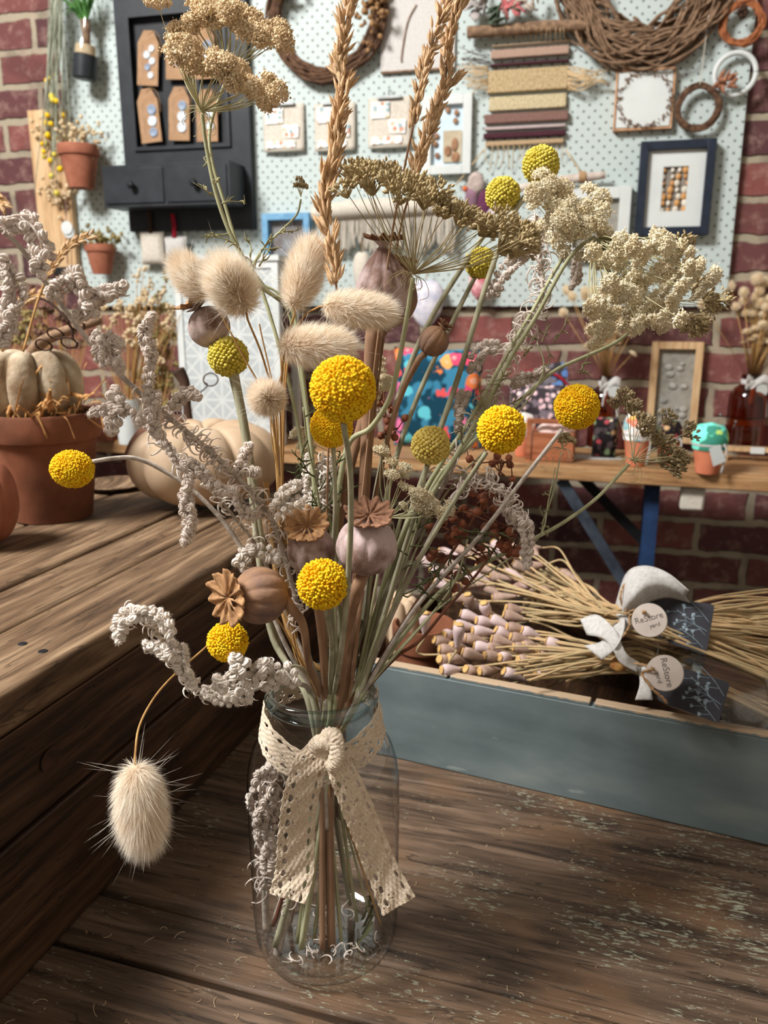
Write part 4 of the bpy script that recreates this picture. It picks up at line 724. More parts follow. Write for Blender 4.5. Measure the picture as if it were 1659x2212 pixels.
for T0, dy, hh, lab, n_, gp in ((TK, 0, .135, 'bare straw coloured stem packed in the rear poppy bunch', 110, 'bare stems of the rear bunch'), (TF, 1, .1, 'bare straw coloured stem packed in the front poppy bunch', 80, 'bare stems of the front bunch')):
    for i in range(n_):
        if dy == 0: a = pt(RNG.uniform(1110, 1210), RNG.uniform(1225, 1345), RNG.uniform(.10, .14)); e = pt(1720, RNG.uniform(1290, 1500), RNG.uniform(.085, .13))
        else: a = pt(RNG.uniform(1090, 1230), RNG.uniform(1385, 1475), RNG.uniform(.085, .115)); e = pt(1700, RNG.uniform(1470, 1580), RNG.uniform(.06, .09))
        P = catmull([a, a + (T0 - a) * .5 + RNG.normal(size=3) * .005, T0 + RNG.normal(size=3) * [.004, .006, .006], T0 + (e - T0) * .5 + RNG.normal(size=3) * .005, e], 6); m = MB(); m.tube(P, RNG.uniform(.0009, .0014), 5)
        solo(m, 'straw_stem', M_STEM2, lab, 'dried stem', GW, a, gp)
def text_mesh(s, size, o, u, v, n, mt, parent, name='lettering'):
    cu = bpy.data.curves.new(name, 'FONT'); cu.body = s; cu.size = size; cu.align_x = 'CENTER'; cu.align_y = 'CENTER'; cu.extrude = .0001; ob = bpy.data.objects.new(name + '_src', cu); COL.objects.link(ob)
    bpy.context.view_layer.update(); me = bpy.data.meshes.new_from_object(ob.evaluated_get(bpy.context.evaluated_depsgraph_get())); bpy.data.objects.remove(ob); me.name = name
    org = INFO[parent.name]
    for q in me.vertices: p = np.array(q.co); q.co = o + u * p[0] + v * p[1] + n * (p[2] + .0002) - org
    me.materials.clear(); me.materials.append(mt); x = bpy.data.objects.new(name, me); COL.objects.link(x); x.parent = parent; return x
def tagcard(label, TL, TR, BR, BL, hs, group, disc, dr, dh, ang):
    c = [pt(p[0], p[1], h) for p, h in zip((TL, TR, BR, BL), hs)]; o = sum(c) / 4; u = nrm(c[1] - c[0] + c[2] - c[3]); n = nrm(np.cross(u, nrm(c[0] - c[3]))); 
    if n.dot(CAM - o) < 0: n = -n
    v = np.cross(n, u); t = thing('floral_gift_tag', label, 'tag', GW, o, group)
    q = [((p - o).dot(u), (p - o).dot(v)) for p in c]; out = []
    for i in range(4):
        a, b, d = np.array(q[i]), np.array(q[(i + 1) % 4]), np.array(q[i - 1]); rr = .004
        p1 = a + nrm(d - a) * rr; p2 = a + nrm(b - a) * rr
        for k in np.linspace(0, 1, 5): out.append(tuple((1 - k) ** 2 * p1 + 2 * k * (1 - k) * a + k * k * p2))
    m = MB(); m.prism(out, (o, u, v, n), .0006); m.build('card', M_TAGB, t, sharp=30)
    m = MB(); hx = (q[1][0] + q[2][0]) / 2; hy = abs(q[0][1])
    for k, (sy, ln, tilt) in enumerate([(.55, .030, .62), (-.15, .034, .55), (-.75, .026, .5), (.1, .024, .2)]):
        s0 = np.array([hx * .93, sy * hy - .004]); d2 = np.array([-math.cos(tilt), math.sin(tilt)]); s1 = s0 + d2 * ln
        P3 = lambda z: o + u * z[0] + v * z[1] + n * .0008
        m.tube(catmull([P3(s0), P3((s0 + s1) / 2 + [.001, .001]), P3(s1)], 5), .00032, 4)
        for j in range(5):
            f = .25 + .17 * j; b0 = s0 + d2 * ln * f; sd = 1 if j % 2 else -1; d3 = np.array([-math.cos(tilt + sd * .8), math.sin(tilt + sd * .8)]); b1 = b0 + d3 * ln * .24
            if abs(b1[1]) > hy * .95 or b1[0] > hx * .95: continue
            m.tube(np.array([P3(b0), P3(b1)]), .00025, 4)
            for w_ in (-.5, -.15, .2, .55): e = b1 + np.array([d3[0] * math.cos(w_) - d3[1] * math.sin(w_), d3[0] * math.sin(w_) + d3[1] * math.cos(w_)]) * .0028; m.tube(np.array([P3(b1), P3(e)]), [.0004, .0007], 4)
    m.build('chalk_print', M_CHALK, t, sharp=0)
    # round wooden disc strung on top
    dc = pt(disc[0], disc[1], dh); t2 = thing('wooden_disc_tag', label.replace('charcoal floral gift tag', 'round bleached wood disc with grey lettering').replace('under the wooden disc', 'on the charcoal tag'), 'tag', GW, dc, 'round wooden name discs')
    vw = nrm(CAM - dc); n2 = nrm(n * .6 + vw * .4); B = basis(n2); m = MB(); m.lathe([(0, -.0012), (dr * .97, -.0012), (dr, -.0008), (dr, .0008), (dr * .97, .0012), (0, .0012)], dc, 40, R=B, close=False); m.build('disc', M_DISC, t2, sharp=40)
    up = np.array([0, 0, 1.]); uu = nrm(np.cross(up, n2)); vv = np.cross(n2, uu); ca, sa = math.cos(ang), math.sin(ang); u2 = uu * ca + vv * sa; v2 = vv * ca - uu * sa
    text_mesh('ReStore', dr * .50, dc + n2 * .0012 + v2 * dr * .12, u2, v2, n2, M_INK, t2); text_mesh('yard', dr * .36, dc + n2 * .0012 - v2 * dr * .36 + u2 * dr * .2, u2, v2, n2, M_INK, t2)
    return t
tagcard('charcoal floral gift tag under the wooden disc of the rear poppy bunch', (1405, 1288), (1545, 1312), (1524, 1412), (1396, 1372), (.172, .168, .140, .142), 'charcoal gift tags', (1403, 1340), .0145, .170, .42)
tagcard('charcoal floral gift tag under the wooden disc of the front poppy bunch', (1440, 1432), (1580, 1478), (1550, 1560), (1418, 1512), (.138, .134, .112, .112), 'charcoal gift tags', (1436, 1454), .0145, .143, -1.15)
# clear bag with seeds
t = thing('seed_bag', 'clear plastic zip bag of dark seeds behind the front charcoal tag', 'bag', GW, pt(1520, 1520, .1))
g = [[(1418, 1392), (1500, 1410), (1580, 1435), (1668, 1462)], [(1404, 1450), (1490, 1470), (1570, 1500), (1662, 1520)], [(1388, 1508), (1480, 1540), (1560, 1565), (1655, 1585)]]
hg = [[.130, .134, .132, .126], [.118, .126, .124, .116], [.104, .106, .106, .102]]
def grid_surf(m, pts, n=6):
    A = np.array([catmull(r, n) for r in pts]); A = np.array([catmull(A[:, j], n) for j in range(A.shape[1])]).transpose(1, 0, 2); r, c = A.shape[:2]; i, j = np.meshgrid(np.arange(r - 1), np.arange(c - 1), indexing='ij'); a = (i * c + j).ravel()
    m.add(A.reshape(-1, 3), np.stack([a, a + 1, a + c + 1, a + c], 1)); return A
P3 = [[pt(x, y, h) + RNG.normal(size=3) * .0012 for (x, y), h in zip(r, hh)] for r, hh in zip(g, hg)]
m = MB(); grid_surf(m, P3); m.build('film', M_CLEAR, t, sharp=0, solid=.0002)
m = MB(); v, f = ICO[2]; c0 = pt(1585, 1545, .1); ax = nrm(P3[2][3] - P3[0][3]); m.add(v * [.021, .010, .010] + c0 - [0, 0, .004], f)
D = fib(900); m.blobs(D * [.0215, .0105, .0105] + c0 - [0, 0, .004], .0009, 1, .4); o = m.build('seeds', M_SEED, t, sharp=0); o['kind'] = 'stuff'
m = MB()
for k in range(4): m.tube(catmull([pt(1420 + 5 * k, 1394 + k, .1312), pt(1408 + 5 * k, 1450, .1195), pt(1392 + 5 * k, 1508, .1055)], 6), .0004, 5)
m.build('zip_strip', M_CLEAR, t, sharp=0)
# ribbons and twine on the bunches
t = thing('cotton_ribbon', 'frayed white cotton ribbon flaring above the rear poppy bunch', 'ribbon', GW, TK, 'white cotton ribbons on the bunches')
m = MB(); grid_surf(m, [[pt(1328, 1310, .155), pt(1352, 1240, .19), pt(1390, 1222, .20), pt(1440, 1236, .20), pt(1488, 1275, .19)], [pt(1333, 1322, .157), pt(1362, 1290, .182), pt(1400, 1262, .192), pt(1442, 1268, .188), pt(1482, 1290, .18)], [pt(1336, 1332, .158), pt(1372, 1318, .165), pt(1410, 1298, .172), pt(1450, 1292, .174), pt(1495, 1308, .168)]]); m.build('loop', M_WHITE, t, sharp=0, solid=.0006)
m = MB(); grid_surf(m, [[pt(1334, 1318, .156), pt(1326, 1352, .150), pt(1300, 1385, .14), pt(1262, 1395, .13)], [pt(1350, 1325, .160), pt(1348, 1362, .156), pt(1330, 1400, .146), pt(1300, 1425, .13)]]); m.build('ribbon_tail', M_WHITE, t, sharp=0, solid=.0006)
m = MB(); m.tube(catmull([TK + [-.004, -.003, .008], TK + [0, -.012, .002], TK + [.003, -.006, -.01]], 6), [.004, .0055, .004], 10); m.build('knot', M_WHITE, t, sharp=0)
t = thing('cotton_ribbon', 'frayed white cotton ribbon dropping from the front poppy bunch tie', 'ribbon', GW, TF, 'white cotton ribbons on the bunches')
m = MB(); grid_surf(m, [[pt(1253, 1338, .148), pt(1290, 1328, .155), pt(1330, 1362, .155), pt(1352, 1410, .142), pt(1382, 1432, .130)], [pt(1268, 1372, .138), pt(1300, 1378, .145), pt(1322, 1400, .145), pt(1340, 1432, .134), pt(1376, 1452, .126)]]); m.build('ribbon_tail', M_WHITE, t, sharp=0, solid=.0006)
m = MB(); grid_surf(m, [[pt(1376, 1440, .126), pt(1382, 1475, .118), pt(1372, 1512, .108)], [pt(1396, 1440, .128), pt(1404, 1475, .12), pt(1410, 1512, .108)]]); m.build('ribbon_tail', M_WHITE, t, sharp=0, solid=.0006)
def twine(label, pts, r=.0011, grp='jute twine ties'):
    P = catmull([pt(x, y, h) for x, y, h in pts], 8); m = MB(); B = basis(P[-1] - P[0]); a = np.arange(len(P)) * .9
    for s in (0, PI): m.tube(P + np.stack([np.cos(a + s), 0 * a, np.sin(a + s)], 1) * r * .5, r * .62, 6)
    solo(m, 'jute_twine', M_TWINE, label, 'twine', GW, P[0], grp)
twine('looped jute twine bow at the neck of the rear poppy bunch', [(1350, 1322, .162), (1340, 1290, .176), (1350, 1262, .184), (1358, 1290, .178), (1352, 1325, .164), (1368, 1318, .17), (1395, 1322, .178), (1362, 1330, .165), (1360, 1352, .16), (1346, 1375, .154)])
twine('knotted jute twine end hanging over the front charcoal tag', [(1372, 1432, .133), (1396, 1438, .142), (1412, 1446, .146), (1395, 1450, .142), (1388, 1458, .138), (1410, 1488, .137), (1434, 1510, .131), (1440, 1518, .128)], .0013)
t = thing('dried_rosebud', 'small dried amber rosebud tied beside the front poppy bunch', 'dried flower', GW, pt(1335, 1440, .12)); c = pt(1335, 1438, .125); m = MB()
for k in range(9): a = k * 2.4; v, f = ICO[2]; q = basis((math.cos(a), math.sin(a) - .6, .5)); m.add((v * [.0055, .0045, .0018] + [0, 0, .004 + .0002 * k]) @ q.T + c, f)
m.build('petals', mat('amber petals', (206, 150, 76), (150, 92, 44), .7, 120, .4, tr=.2), t, sharp=0); MB().tube(catmull([c + [0, 0, .004], c + [.001, 0, .012], c + [0, 0, .018]], 4), .0004, 5).build('thread', M_WHITE, t)
# small pale gourd and terracotta pot in the tray's left end
def pumpkin(label, c, R, H, mt, nr, parent_stem=True, stem=None, rot=0, group=None, cat='pumpkin', dent=.55, rib=.16):
    t = thing('pumpkin', label, cat, GW, (c[0], c[1], c[2] - H / 2), group); n = nr * 14; pr = 30; V = []
    for i in range(pr + 1):
        ph = -PI / 2 + PI * i / pr; rr = math.cos(ph) ** .8 if abs(math.cos(ph)) > 1e-6 else 0; z = math.sin(ph) * H / 2 * (1 - dent * (1 - rr) ** 2 * (1 if ph > 0 else .25))
        for k in range(n):
            a = 2 * PI * k / n; lobe = abs(math.cos(nr * a / 2)) ** .55; q = R * rr * (1 - rib * (1 - lobe) * 1.1); V.append((q * math.cos(a + rot), q * math.sin(a + rot), z * (.90 + .10 * lobe)))
    V = np.array(V) + c; i = np.arange(pr)[:, None] * n; k = np.arange(n)[None]; f = np.stack([i + k, i + (k + 1) % n, i + n + (k + 1) % n, i + n + k], -1).reshape(-1, 4)
    m = MB(); m.add(V, f); m.build('shell', mt, t, sharp=0)
    if stem is not None: m = MB(); m.tube(catmull(stem[0], 6), stem[1], 9); m.build('stalk', stem[2], t, sharp=0)
    return t
p = pt(858, 1385, .075); pumpkin('small pale gourd in the left end of the blue tray', p, .030, .132, M_PUMP, 8, group=None)
def flowerpot(label, base, rb, rt, h, mt=M_TERRA, fr=GW, group=None, extra=None, org=None, cat='plant pot'):
    org = base if org is None else org; t = thing('terracotta_pot', label, cat, fr, org, group); b = np.array(base); rim = h * .24; w_ = rt * .07
    m = MB(); m.lathe([(rb * .3, 0), (rb, 0), (rb * 1.01, h * .02), (rb + (rt * .92 - rb) * .97, h - rim), (rt * .92 - w_ * 1.5, h - rim)], b, 48, close=False); m.lathe([(rt * .8, h * .8), (rb * .9, h * .06), (0, h * .05)], b, 40, close=False); m.build('body', mt, t)
    m = MB(); m.lathe([(rt * .905, h - rim), (rt * .985, h - rim - .0002), (rt, h - rim * .9), (rt * 1.01, h - rim * .1), (rt * .99, h), (rt * .9, h), (rt * .86, h * .98), (rt * .8, h * .78)], b, 48, close=False); m.build('rim', mt, t)
    return t
p = pt(915, 1345, .112); p[2] = .009; flowerpot('dark terracotta pot at the left end of the blue tray', p, .024, .032, .103, M_TERRAD)
# ================================================================== things on the wooden chest
def ztop(P, x, y):   # height at which pixel row y meets the vertical through P
    r = ray(x, y); return CAM[2] + r[2] * (P[1] / r[1])
pb, s = ground(116, 1112, .2008); zr = ztop(pb, 116, 888); rb = 81 * s; rt = 119 * s * .95; hp = zr - .2008
flowerpot('big weathered terracotta pot holding a stone pumpkin, on the chest', pb, rb, rt, hp, M_TERRAD)
pc = np.array([pb[0] - .010, pb[1] - .0, zr + .028]); 
pumpkin('mottled stone pumpkin with a twisted vine stalk sitting in the big pot', pc, rt * .93, .095, M_STONE, 8, stem=([pc + [.0, 0, .025], pc + [.02, -.01, .045], pc + [.05, -.01, .058], pc + [.085, -.012, .068]], [.008, .006, .0055, .004], M_TWIGL), rot=.2, rib=.3)
t = thing('vine_tendril', 'dark curling vine tendrils rising out of the stone pumpkin', 'vine', GW, pc + [0, 0, .04]); m = MB(); Zp = (pc[1] * _cp)
m.tube(catmull([W(-20, 700, .80), W(30, 668, .80), W(70, 644, .80), (W(110, 655, .80)), W(150, 700, .80), W(158, 735, .80)], 6), .0013, 7)
for x0, y0 in ((120, 720), (150, 740), (95, 745), (165, 700)): m.tube(catmull([W(x0 + 18 * math.cos(a), y0 + 12 * math.sin(a * 1.1), .79 + .01 * math.sin(a)) for a in np.linspace(0, 7, 9)], 5), .0009, 6)
m.build('vine', M_VINE, t, sharp=0)
t = thing('raffia_shreds', 'crinkled raffia shreds spilling over the rim of the big pot', 'packing', GW, pb + [0, 0, hp])
m = MB()
def ribb(px, Z, w_): P = catmull([W(x, y, Z - .01 * i % .02) for i, (x, y) in enumerate(px)], 6); a = np.linspace(0, 4, len(P)); m.ribbon(P, np.stack([np.cos(a) * .3, np.sin(a) * .5, .5 + .5 * np.cos(a)], 1) * w_)
Zr = (zat(116, 1112, .2008)) - rt * .9
for q in ([(12, 838), (70, 836), (110, 860), (140, 905), (172, 936)], [(40, 870), (60, 820), (90, 832)], [(100, 870), (112, 830), (135, 880)], [(130, 905), (118, 930), (122, 925)], [(150, 850), (190, 855), (228, 818)], [(215, 870), (225, 930), (235, 945)], [(60, 850), (70, 812), (66, 800)], [(20, 870), (36, 846), (56, 868)], [(138, 800), (150, 840), (146, 868)], [(180, 868), (200, 850), (220, 852)]): ribb(q, Zr, .0022)
for k in range(70):
    a = RNG.uniform(PI, 2 * PI); r0 = rt * RNG.uniform(.72, .95); p0 = pb + [r0 * math.cos(a), r0 * math.sin(a), hp + RNG.uniform(-.004, .004)]; d = RNG.normal(size=3) * .012; Pq = catmull([p0, p0 + d + [0, 0, .012], p0 + d * 1.8 + [0, 0, RNG.uniform(-.004, .012)]], 5); m.ribbon(Pq, RNG.normal(size=3) * .0009)
o = m.build('shreds', M_RAFFIA, t, sharp=0, solid=.0003); o['kind'] = 'stuff'
p, s = ground(-32, 1178, .2008); pumpkin('orange glazed gourd cut by the left edge, in front of the big pot', p + [0, 0, .045], .036, .09, M_TERRA, 7, rib=.06, dent=.2)
p, s = ground(444, 1092, .2008); R_ = 165 * s; pumpkin('smooth cream pumpkin with a papery brown leaf on the chest', p + [0, R_ * .15, .052], R_, .104, M_PUMP, 9, rot=.1, rib=.13, dent=.35)
t = thing('papery_leaf', 'curled papery brown leaf draped on the left of the cream pumpkin', 'dried leaf', GW, p + [-.06, 0, .1]); m = MB(); Zq = zat(444, 1092, .2008)
grid_surf(m, [[W(262, 1000, Zq - .01), W(285, 945, Zq - .015), W(330, 905, Zq), W(390, 895, Zq + .02)], [W(280, 1002, Zq - .02), W(315, 960, Zq - .03), W(350, 925, Zq - .01), W(400, 915, Zq + .01)], [W(300, 1004, Zq - .01), W(330, 975, Zq - .02), W(370, 945, Zq - .005), W(420, 930, Zq + .01)]]); m.build('leaf', mat('brown papery leaf', (130, 84, 60), (96, 58, 40), .7, 100, .4, tr=.15), t, sharp=0, solid=.0008)
t = thing('vine_stalk', 'twisted brown stalk with a wiry tendril behind the cream pumpkin', 'vine', GW, p + [.0, 0, .1]); m = MB(); m.tube(catmull([W(410, 930, Zq + .03), W(404, 880, Zq + .03), W(400, 830, Zq + .03), W(385, 800, Zq + .03)], 5), [.006, .005, .006, .008], 8); m.tube(catmull([W(430, 850, Zq)] + [W(455 + 16 * math.cos(a), 820 + 14 * math.sin(a), Zq) for a in np.linspace(2, 10, 10)], 5), .0009, 6); m.build('stalk', M_VINE, t, sharp=0)
t = thing('wooden_saucer', 'thin wooden saucer behind the big pot on the chest', 'saucer', GW, ground(235, 1050, .2008)[0]); p, s = ground(250, 1052, .2008); m = MB(); m.lathe([(0, 0), (.03, 0), (.042, .006), (.040, .007), (.028, .002), (0, .002)], p, 36, close=False); m.build('dish', M_BOX, t)
# wheat ears and dried tops rising left, behind the woolly sprig
def ear(label, px, Z, wd, grp):
    Q = catmull([W(x, y, Z) for x, y in px], 8); t = thing('wheat_ear', label, 'dried grass', GW, Q[-1], grp); m = MB(); R = wd / 2 / F * Z; n = 30; s_ = np.linspace(0, len(Q) * .62, n)
    for k, q in enumerate(s_):
        i = int(q); T = nrm(Q[i] - Q[i + 1]); sd = nrm(np.cross(T, [0, 1, 0])) * (1 if k % 2 else -1); dd = [nrm(T + sd * .6 + RNG.normal(size=3) * .1) for _ in range(3)]; m.spikes([Q[i] + sd * R * .2] * 3, dd, R * 1.9, R * .42)
    m.build('grains', M_GRASS, t, sharp=0); m = MB(); m.tube(Q, .0012, 6); m.build('stem', M_STRAW, t, sharp=0)
ear('plaited looking wheat ear pointing at the small wall pot', [(196, 508), (150, 530), (115, 575), (85, 640), (50, 760)], .78, 17, 'wheat ears in the big pot'); ear('drooping wheat ear beside the vine, left edge', [(120, 640), (70, 640), (30, 680), (5, 760)], .80, 20, 'wheat ears in the big pot'); ear('wheat ear tip poking in at the left edge above the wool', [(10, 445), (-6, 425), (-40, 400), (-90, 420)], .7, 20, 'wheat ears in the big pot')
# ================================================================== the bench
def fpl(fr, px, py, y):
    a = fr.l(CAM); b = fr.l(CAM + ray(px, py)); d = b - a; t_ = (y - a[1]) / d[1]; q = a + d * t_; return q[0], q[2]
t = thing('trestle_bench', 'narrow varnished pine trestle bench along the brick wall', 'bench', BN, (0, 0, -.85))
MB().box((-1.0, 0, -.032), (1.35, .235, 0)).build('bench_top', M_BENCH, t, bevel=.003)
x, _ = fpl(BN, 1401, 1150, .06); m = MB(); m.box((x - .014, .05, -.85), (x + .016, .062, -.034)); m.box((x - .014, .19, -.85), (x + .016, .202, -.034)); m.box((x - .014, .063, -.3), (x + .014, .189, -.27)); m.build('leg', M_BLUE, t, smooth=False)
def bar(a, b, w_, y0, y1, nm, mt):
    a = np.array(a); b = np.array(b); d = nrm(b - a); n_ = np.array([-d[1], d[0]]) * w_ / 2; m = MB(); m.prism([tuple(a + n_), tuple(b + n_), tuple(b - n_), tuple(a - n_)], ((0, y0, 0), (1, 0, 0), (0, 0, 1), (0, 1, 0)), y1 - y0); m.build(nm, mt, t, smooth=False)
a = fpl(BN, 1212, 1050, .03); b = fpl(BN, 1352, 1262, .03); bar((a[0], -.035), b, .024, .02, .026, 'brace', M_BRACE); a = fpl(BN, 1240, 1060, .12); b = fpl(BN, 1400, 1180, .12); bar((a[0], -.035), b, .022, .12, .126, 'brace', M_DARK)
x0, z0 = fpl(BN, 1467, 1100, .03); x1, z1 = fpl(BN, 1524, 1056, .03); MB().box((x0, .02, z0), (x1, .06, -.033)).build('wooden_block', M_CANVAS, t, bevel=.006)
x, _ = fpl(BN, 300, 1100, .06); m = MB(); m.box((x, .05, -.85), (x + .03, .062, -.034)); m.build('leg', M_BLUE, t, smooth=False)
def bx(px, py): P, s = ground(px, py, .1); q = BN.l(P); return q, s
# light box / shuttered white panel
q0, s0 = bx(402, 952); q1, s1 = bx(640, 952); zt = ztop(BN.w(q0), 402, 566) - .1
t = thing('lantern_box', 'white wooden box with pierced diamond pattern panels behind the bunny tails', 'lantern', BN, (q0[0], q0[1], 0)); y = q0[1]; X0, X1 = q0[0] - .006, q1[0]
m = MB(); fw = .016
for a, b in (((X0, y, .001), (X0 + fw, y + .02, zt)), ((X1 - fw, y, .001), (X1, y + .02, zt)), ((X0 + fw, y, .001), (X1 - fw, y + .02, fw)), ((X0 + fw, y, zt - fw), (X1 - fw, y + .02, zt)), ((X0, y + .1, .001), (X0 + fw, y + .12, zt)), ((X1 - fw, y + .1, .001), (X1, y + .12, zt)), ((X0 - .005, y - .005, zt), (X1 + .005, y + .125, zt + .012))): m.box(a, b)
m.build('frame', M_PAINTW, t, smooth=False)
def lattice():
    T = NT('diamond panel'); sp = T.n('ShaderNodeSeparateXYZ'); T.put(sp.inputs[0], T.tc); P = .052
    fx = T.math('ABSOLUTE', T.math('SUBTRACT', T.math('FRACT', T.math('ADD', T.math('DIVIDE', sp.outputs[0], P), 20)), .5)); fz = T.math('ABSOLUTE', T.math('SUBTRACT', T.math('FRACT', T.math('ADD', T.math('DIVIDE', sp.outputs[2], P), 20)), .5))
    dgl = T.math('ABSOLUTE', T.math('SUBTRACT', fx, fz)); k = T.step(dgl, .06, .08); k2 = T.step(T.math('MAXIMUM', fx, fz), .44, .46); dot = T.step(T.noise(T.map((1, 1, 1)), 700, 1), .4, .6)
    c = T.mix(T.math('MULTIPLY', T.math('MULTIPLY', k, T.math('SUBTRACT', 1., k2)), T.math('ADD', T.math('MULTIPLY', dot, .4), .5)), lin((206, 210, 208)), lin((168, 176, 180))); T.bump(k, .4, .002); return T.fin(c, .6)
M_LAT = lattice(); m = MB(); m.box((X0 + fw, y + .004, fw), (X1 - fw, y + .010, zt - fw)); m.build('pierced_panel', M_LAT, t, smooth=False)
# dried arrangements on the bench's left part
def puffs(label, grp, bpx, bpy, top, col, n, name='dried_bouquet', ps=.007, cat='dried flowers', stemc=None, cup=None, spr=1.0):
    P, s = ground(bpx, bpy, .1); t = thing(name, label, cat, GW, P, grp); m = MB(); ms = MB(); H = []
    for i in range(n):
        x, y = top[0] + RNG.normal() * top[2] * spr, top[1] + RNG.normal() * top[3]; q = W(x, y, s * F + RNG.uniform(-.03, .03)); H.append(q); ms.tube(catmull([P + [0, 0, .03], P + (q - P) * .5 + [0, 0, .02], q], 4), .0008, 4)
    for q in H: k = 9; m.blobs(q + RNG.normal(size=(k, 3)) * ps * .7, ps * .6, 1, .4)
    ms.build('stems', stemc or M_STRAW, t, sharp=0); m.build('flower_heads', col, t, sharp=0).__setitem__('kind', 'stuff')
    if cup: m = MB(); r, h = cup[0], cup[1]; m.lathe([(r * .6, .001), (r * .8, .003), (r, h), (r * .93, h), (r * .7, h * .3), (0, h * .25)], P, 32, close=False); m.build('cup', cup[2], t)
M_YO = mat('olive yellow blooms', (178, 158, 96), (130, 112, 62), .9, 60, tr=.15); M_MB = mat('mauve brown blooms', (140, 100, 82), (96, 66, 56), .9, 60, tr=.15)
puffs('tall dried olive and cream bouquet left of the white lantern box', 'dried bouquets on the bench', 345, 955, (340, 790, 22, 80), M_YO, 95, cup=(.035, .06, M_TERRA))
puffs('loose pale dried bouquet in a white cup behind the woolly sprig', 'dried bouquets on the bench', 280, 960, (300, 690, 40, 45), M_OAT, 60, cup=(.03, .11, M_PAINTW))
puffs('brown dried bouquet behind the stone pumpkin, far left', 'dried bouquets on the bench', 150, 965, (110, 690, 55, 40), M_MB, 60, cup=(.04, .1, mat('maroon vase', (120, 44, 44), (90, 34, 34), .5)))
puffs('yellow green dried bouquet at the left edge above the stone pumpkin', 'dried bouquets on the bench', 20, 965, (0, 700, 40, 40), M_YO, 50, cup=(.03, .1, M_TERRA))
p, s = ground(232, 950, .1); flowerpot('small orange pot on the bench between the bouquets', p, .026, .034, .06)
# bright cushion
def fabric(name, base, cols, sc, thr=.38, sc2=None):
    T = NT(name); v = T.n('ShaderNodeTexVoronoi'); T.put(v.inputs[0], T.tc); v.inputs['Scale'].default_value = sc; v.inputs['Randomness'].default_value = .8; sp = T.n('ShaderNodeSeparateXYZ'); T.put(sp.inputs[0], v.outputs['Color'])
    n = len(cols); r = T.n('ShaderNodeValToRGB'); T.put(r.inputs[0], sp.outputs[0]); r.color_ramp.interpolation = 'CONSTANT'; e = r.color_ramp.elements
    while len(e) < n: e.new(.5)
    for i, (q, c) in enumerate(zip(e, cols)): q.position = i / n; q.color = lin(c)
    d = T.math('ADD', v.outputs['Distance'], T.math('MULTIPLY', T.math('SUBTRACT', T.noise(T.tc, sc * 2.2, 2), .5), sc2 or .0)); k = T.step(d, thr, thr + .04); k2 = T.step(d, thr * .35, thr * .4)
    col = T.mix(k2, T.mix(.45, r.outputs[0], lin((250, 210, 190))), r.outputs[0]); col = T.mix(k, col, T.mix(T.step(T.noise(T.tc, sc * .6, 2), .5, .54), lin(base), lin([min(255, q * 1.7 + 20) for q in base])))
    T.bump(T.noise(T.tc, 900, 2), .3, .0005); return T.fin(col, .9, .1)
M_FLOR = fabric('bright floral cotton', (20, 66, 88), [(236, 72, 110), (244, 128, 60), (90, 196, 214), (240, 84, 84), (232, 110, 160), (250, 170, 90)], 26, .42, .5)
M_DOTP = fabric('dark cotton with pink dots', (64, 56, 62), [(244, 206, 212), (246, 214, 214), (236, 190, 200)], 62, .36); M_DOTB = fabric('dark cotton with blue dots', (62, 58, 64), [(104, 150, 220), (240, 140, 60), (96, 140, 210)], 40, .36)
M_BLKF = fabric('black floral cotton', (34, 28, 30), [(190, 150, 100), (180, 70, 80), (120, 150, 110), (220, 200, 180)], 60, .34, .4); M_DOME1 = fabric('pastel dome cotton', (226, 214, 206), [(240, 120, 90), (240, 180, 80), (120, 190, 200), (246, 240, 230)], 50, .45, .3); M_DOME2 = fabric('green dome cotton', (60, 150, 122), [(190, 230, 110), (110, 220, 200), (60, 150, 130)], 40, .45, .4)
def cushion(label, px0, py0, px1, py1, mt, th, name='cushion', cat='cushion', pw=.45, base=None, grp=None):
    P, s = ground((px0 + px1) / 2, base or py1, .1); q = BN.l(P); hw = (px1 - px0) / 2 * s; zt_ = ztop(P, (px0 + px1) / 2, py0) - .1; zb_ = max(.001, ztop(P, (px0 + px1) / 2, py1) - .1); t = thing(name, label, cat, BN, (q[0], q[1], zb_), grp); hh = (zt_ - zb_) / 2
    n = 26; u = np.linspace(-1, 1, n); U, V = np.meshgrid(u, u, indexing='ij'); T_ = th * ((1 - U ** 4) * (1 - V ** 4)) ** pw; pin = 1 - .06 * (1 - V ** 2) * np.abs(U) ** 3
    m = MB()
    for sg in (-1, 1):
        A = np.stack([q[0] + U * hw * pin, q[1] + th + sg * T_, zb_ + hh + V * hh * (1 - .05 * (1 - U ** 2) * np.abs(V) ** 3)], -1).reshape(-1, 3); i, j = np.meshgrid(np.arange(n - 1), np.arange(n - 1), indexing='ij'); a = (i * n + j).ravel(); m.add(A, np.stack([a, a + 1, a + n + 1, a + n], 1))
    m.build('cover', mt, t, sharp=0); return t, q, hw, hh, zb_
cushion('bright teal and pink floral cushion in the middle of the bench', 838, 752, 1036, 972, M_FLOR, .035)
cushion('dark spotted fabric bird with pink dots, right of the floral cushion', 1092, 832, 1216, 955, M_DOTP, .035, 'fabric_bird', 'soft toy', .7); 
t, q, hw, hh, zb_ = cushion('tall dark fabric owl with blue and orange dots behind the spotted bird', 1122, 752, 1232, 950, M_DOTB, .025, 'fabric_owl', 'soft toy', .5, base=945)
